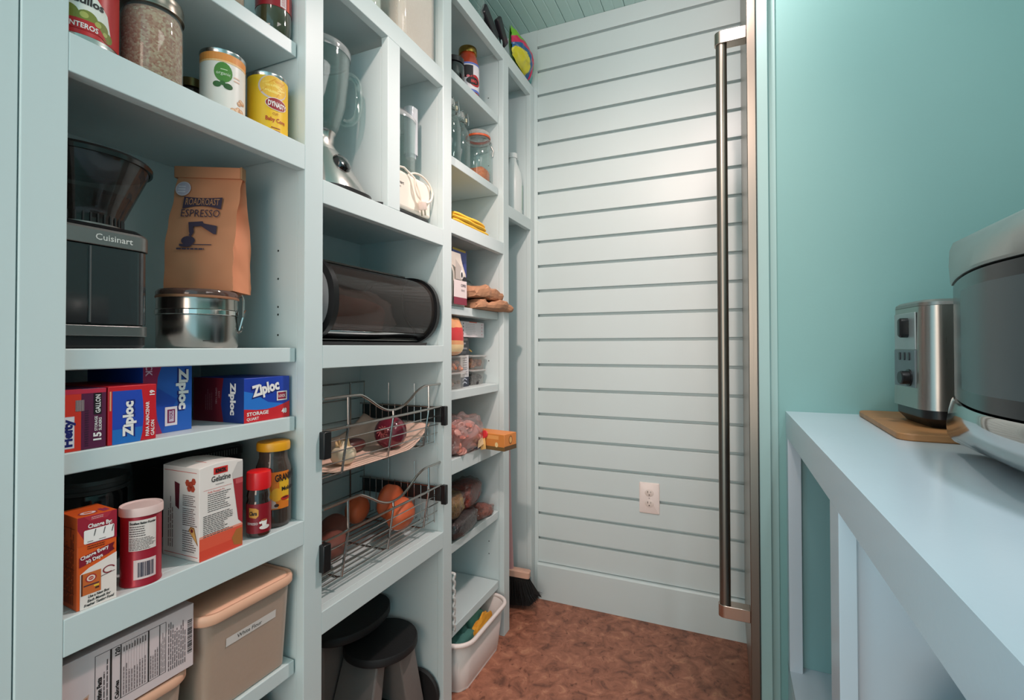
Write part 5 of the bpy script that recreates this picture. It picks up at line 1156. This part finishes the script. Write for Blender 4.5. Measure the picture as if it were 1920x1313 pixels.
tb = thing('plastic_tub', 'white open plastic tub of cloths on the floor under column three', 'tub', (-.70, 1.262, 0))
MB().rbox(-.30, 0, 0, .318, [(.030, .012), (.024, .001), (.0235, 0), (.024, .001), (.020, .012), (.003, .150)], .06, n=10, close=False).add([(-.26, .04, .0005), (-.04, .04, .0005), (-.04, .28, .0005), (-.26, .28, .0005)], [(0, 1, 2, 3)]).build('tub_body', pm((226, 214, 208), .4, var=.02), tb, smooth=50, solid=.0022)
rim = MB(); ring_ = []
for k, (cx_, cy_) in enumerate(((-.055, .263), (-.245, .263), (-.245, .055), (-.055, .055))):
    for i in range(9):
        a = k*PI/2+i*PI/16; ring_.append((cx_+.057*math.cos(a), cy_+.057*math.sin(a), .153))
rim.tube(ring_, .0068, 10, closed=True).build('rim', pm((240, 224, 218), .35, var=.02), tb, smooth=60)
for k, (x, y, z, sx, sy, sz, c, lb) in enumerate(((-.800, 1.365, .004, .055, .075, .128, (70, 120, 112), 'crumpled teal cloth in the white tub, nearest end'), (-.815, 1.485, .004, .05, .055, .142, (96, 156, 138), 'lighter green cloth in the middle of the white tub'), (-.752, 1.470, .004, .012, .075, .125, (226, 160, 50), 'yellow cloth along the front wall of the white tub'), (-.90, 1.47, .004, .04, .07, .110, (24, 26, 30), 'black cloth at the back of the white tub'))):
    t = thing('cleaning_cloth', lb, 'cloth', (x, y, z), 0, 'cleaning cloths in the white tub')
    pouch_mesh(sx, sy, sz, 91+k, .22, 2.6, nu=36, nv=26).build('cloth', pm(c, .85, var=.12, bump=.3, scale=70), t, smooth=60)

# ------------------------------------------------------------------ column four: jug and broom
t = thing('vinegar_jug', 'frosted white plastic jug with green stripe in the last column', 'jug', (-.79, 1.825, 1.5612))
MB().lathe([(0, 0), (.036, 0), (.040, .006), (.040, .150), (.034, .185), (.022, .215), (.016, .232), (.016, .245)], 0, 0, 40).build('jug', pm((222, 228, 226), .3, var=.02), t, smooth=60)
MB().lathe([(.0165, .243), (.019, .243), (.019, .262), (0, .264)], 0, 0, 28).build('cap', pm((232, 236, 234), .3), t)
MB().surf(lambda u, v: (.0404*math.cos(R(8+26*u)), .0404*math.sin(R(8+26*u)), .03+.10*v), 6, 2).build('green_label', pm((150, 190, 150), .4), t, solid=.0004)
bm = thing('broom', 'broom with black bristles and pale handle leaning in the last column', 'broom', (-.76, 1.80, 0), 10)
hb = MB().rbox(-.075, .040, -.018, .018, [(0, .128), (0, .150), (.004, .153)], .008, M=Matrix.Rotation(R(4), 4, 'Y')).build('brush_block', pm((214, 170, 148), .5), bm, smooth=40)
MB().tube([(-.030, .0, .150), (-.036, .006, .35), (-.048, .026, .72), (-.062, .048, 1.12)], [.014, .0105, .0100, .0100], 12).build('handle', pm((190, 148, 148), .4), bm)
br_ = MB(); rd = random.Random(2); base = pm((14, 12, 12), .6)
for k in range(1500):
    u, w_ = rd.random(), rd.uniform(-1, 1); x0 = -.072+.110*u; x1 = -.125+.225*u+rd.uniform(-.006, .006); y0 = w_*.014; y1 = w_*.026+.004*rd.uniform(-1, 1); z1 = .002+.055*max(0, (u-.7)/.3)**1.5+rd.random()*.008
    a = rd.uniform(0, PI); dx, dy = .0012*math.cos(a), .0012*math.sin(a)
    br_.add([(x0-dx, y0-dy, .130), (x0+dx, y0+dy, .130), ((x0+x1)/2+dx, (y0+y1)/2+dy, .066), (x1, y1, z1), ((x0+x1)/2-dx, (y0+y1)/2-dy, .066)], [(0, 1, 2, 3, 4)])
br_.prism([(-.07, .129), (.036, .129), (.075, .045), (.05, .02), (-.10, .012)], -.015, .015, 'y')
br_.build('bristles', base, bm, smooth=0, kind='stuff')

# ------------------------------------------------------------------ things on top of the unit
Z = 2.1252
t = thing('water_glass', 'clear drinking glass on top of the shelving', 'glass', (-.79, 1.50, Z))
MB().lathe([(0, .004), (.028, .004), (.033, .11), (.0345, .11), (.0300, 0), (0, 0)][::-1], 0, 0, 36).build('glass', GLASS, t, smooth=50)
for k, (x, y, rz, tl) in enumerate(((-.760, 1.555, 0, 26), (-.752, 1.635, 0, 44))):
    t = thing('black_clip_paddle', ('left one of two black plastic paddles on top of the shelving', 'right one of two black plastic paddles, beside the green bag')[k], 'utensil', (x, y, Z), rz, 'black paddles on top of the shelving')
    q = MB(Matrix.Translation((0, 0, .062+.016*k)) @ Matrix.Rotation(R(-tl), 4, 'X'))
    q.rbox(-.009, .009, -.060+.012*k, .060-.012*k, [(.003, -.022), (0, -.018), (0, .018), (.003, .022)], .008).build('paddle', pm((34, 28, 34), .35), t)
    MB().tube([(0, .01, .0), (0, .006, .02), (0, 0, .04+.02*k)], .004, 8).build('stem', pm((200, 200, 200), .2, 1.0), t)
t = thing('green_chip_bag', 'bright green, magenta and yellow snack bag on top of the shelving', 'bag', (-.745, 1.80, Z))
def chip(u, v):
    y = -.100+.196*u; z = .110*(1-v); pf_ = math.sin(PI*u)**.6*math.sin(PI*min(1, v*1.05))**.6
    return (.006+.042*pf_+.004*noise.noise(Vector((u*9, v*9, 1))), y+.01*(v-.5), z+.010*noise.noise(Vector((u*7, v*5, 4)))+(-.03*(u)) +.03)
def chipb(u, v):
    p_ = chip(u, v); return (-.03*math.sin(PI*u)**.6*math.sin(PI*v)**.6, p_[1], p_[2])
cbm = MB().surf(chip, 72, 56)
G, MG, BL, YL, TL = (110, 176, 40), (196, 28, 80), (30, 90, 140), (206, 200, 50), (60, 150, 150)
mats = [pm(c, .3, coat=.4, var=.08) for c in (G, MG, BL, YL, TL)]
cbm.mats = mats; k = 0
for j in range(56):
    for i in range(72):
        u, v = (i+.5)/72, (j+.5)/56
        d_ = math.hypot((u-.30)*1.25, v-1.05)
        c = 0 if d_ > .80 else 1 if d_ > .60 else 2 if d_ > .46 else 3
        if u > .80 and v > .62: c = 4
        cbm.m[k] = c; k += 1
cbm.surf(chipb, 20, 14, mats[0])
cbm.build('bag_film', None, t, smooth=60)
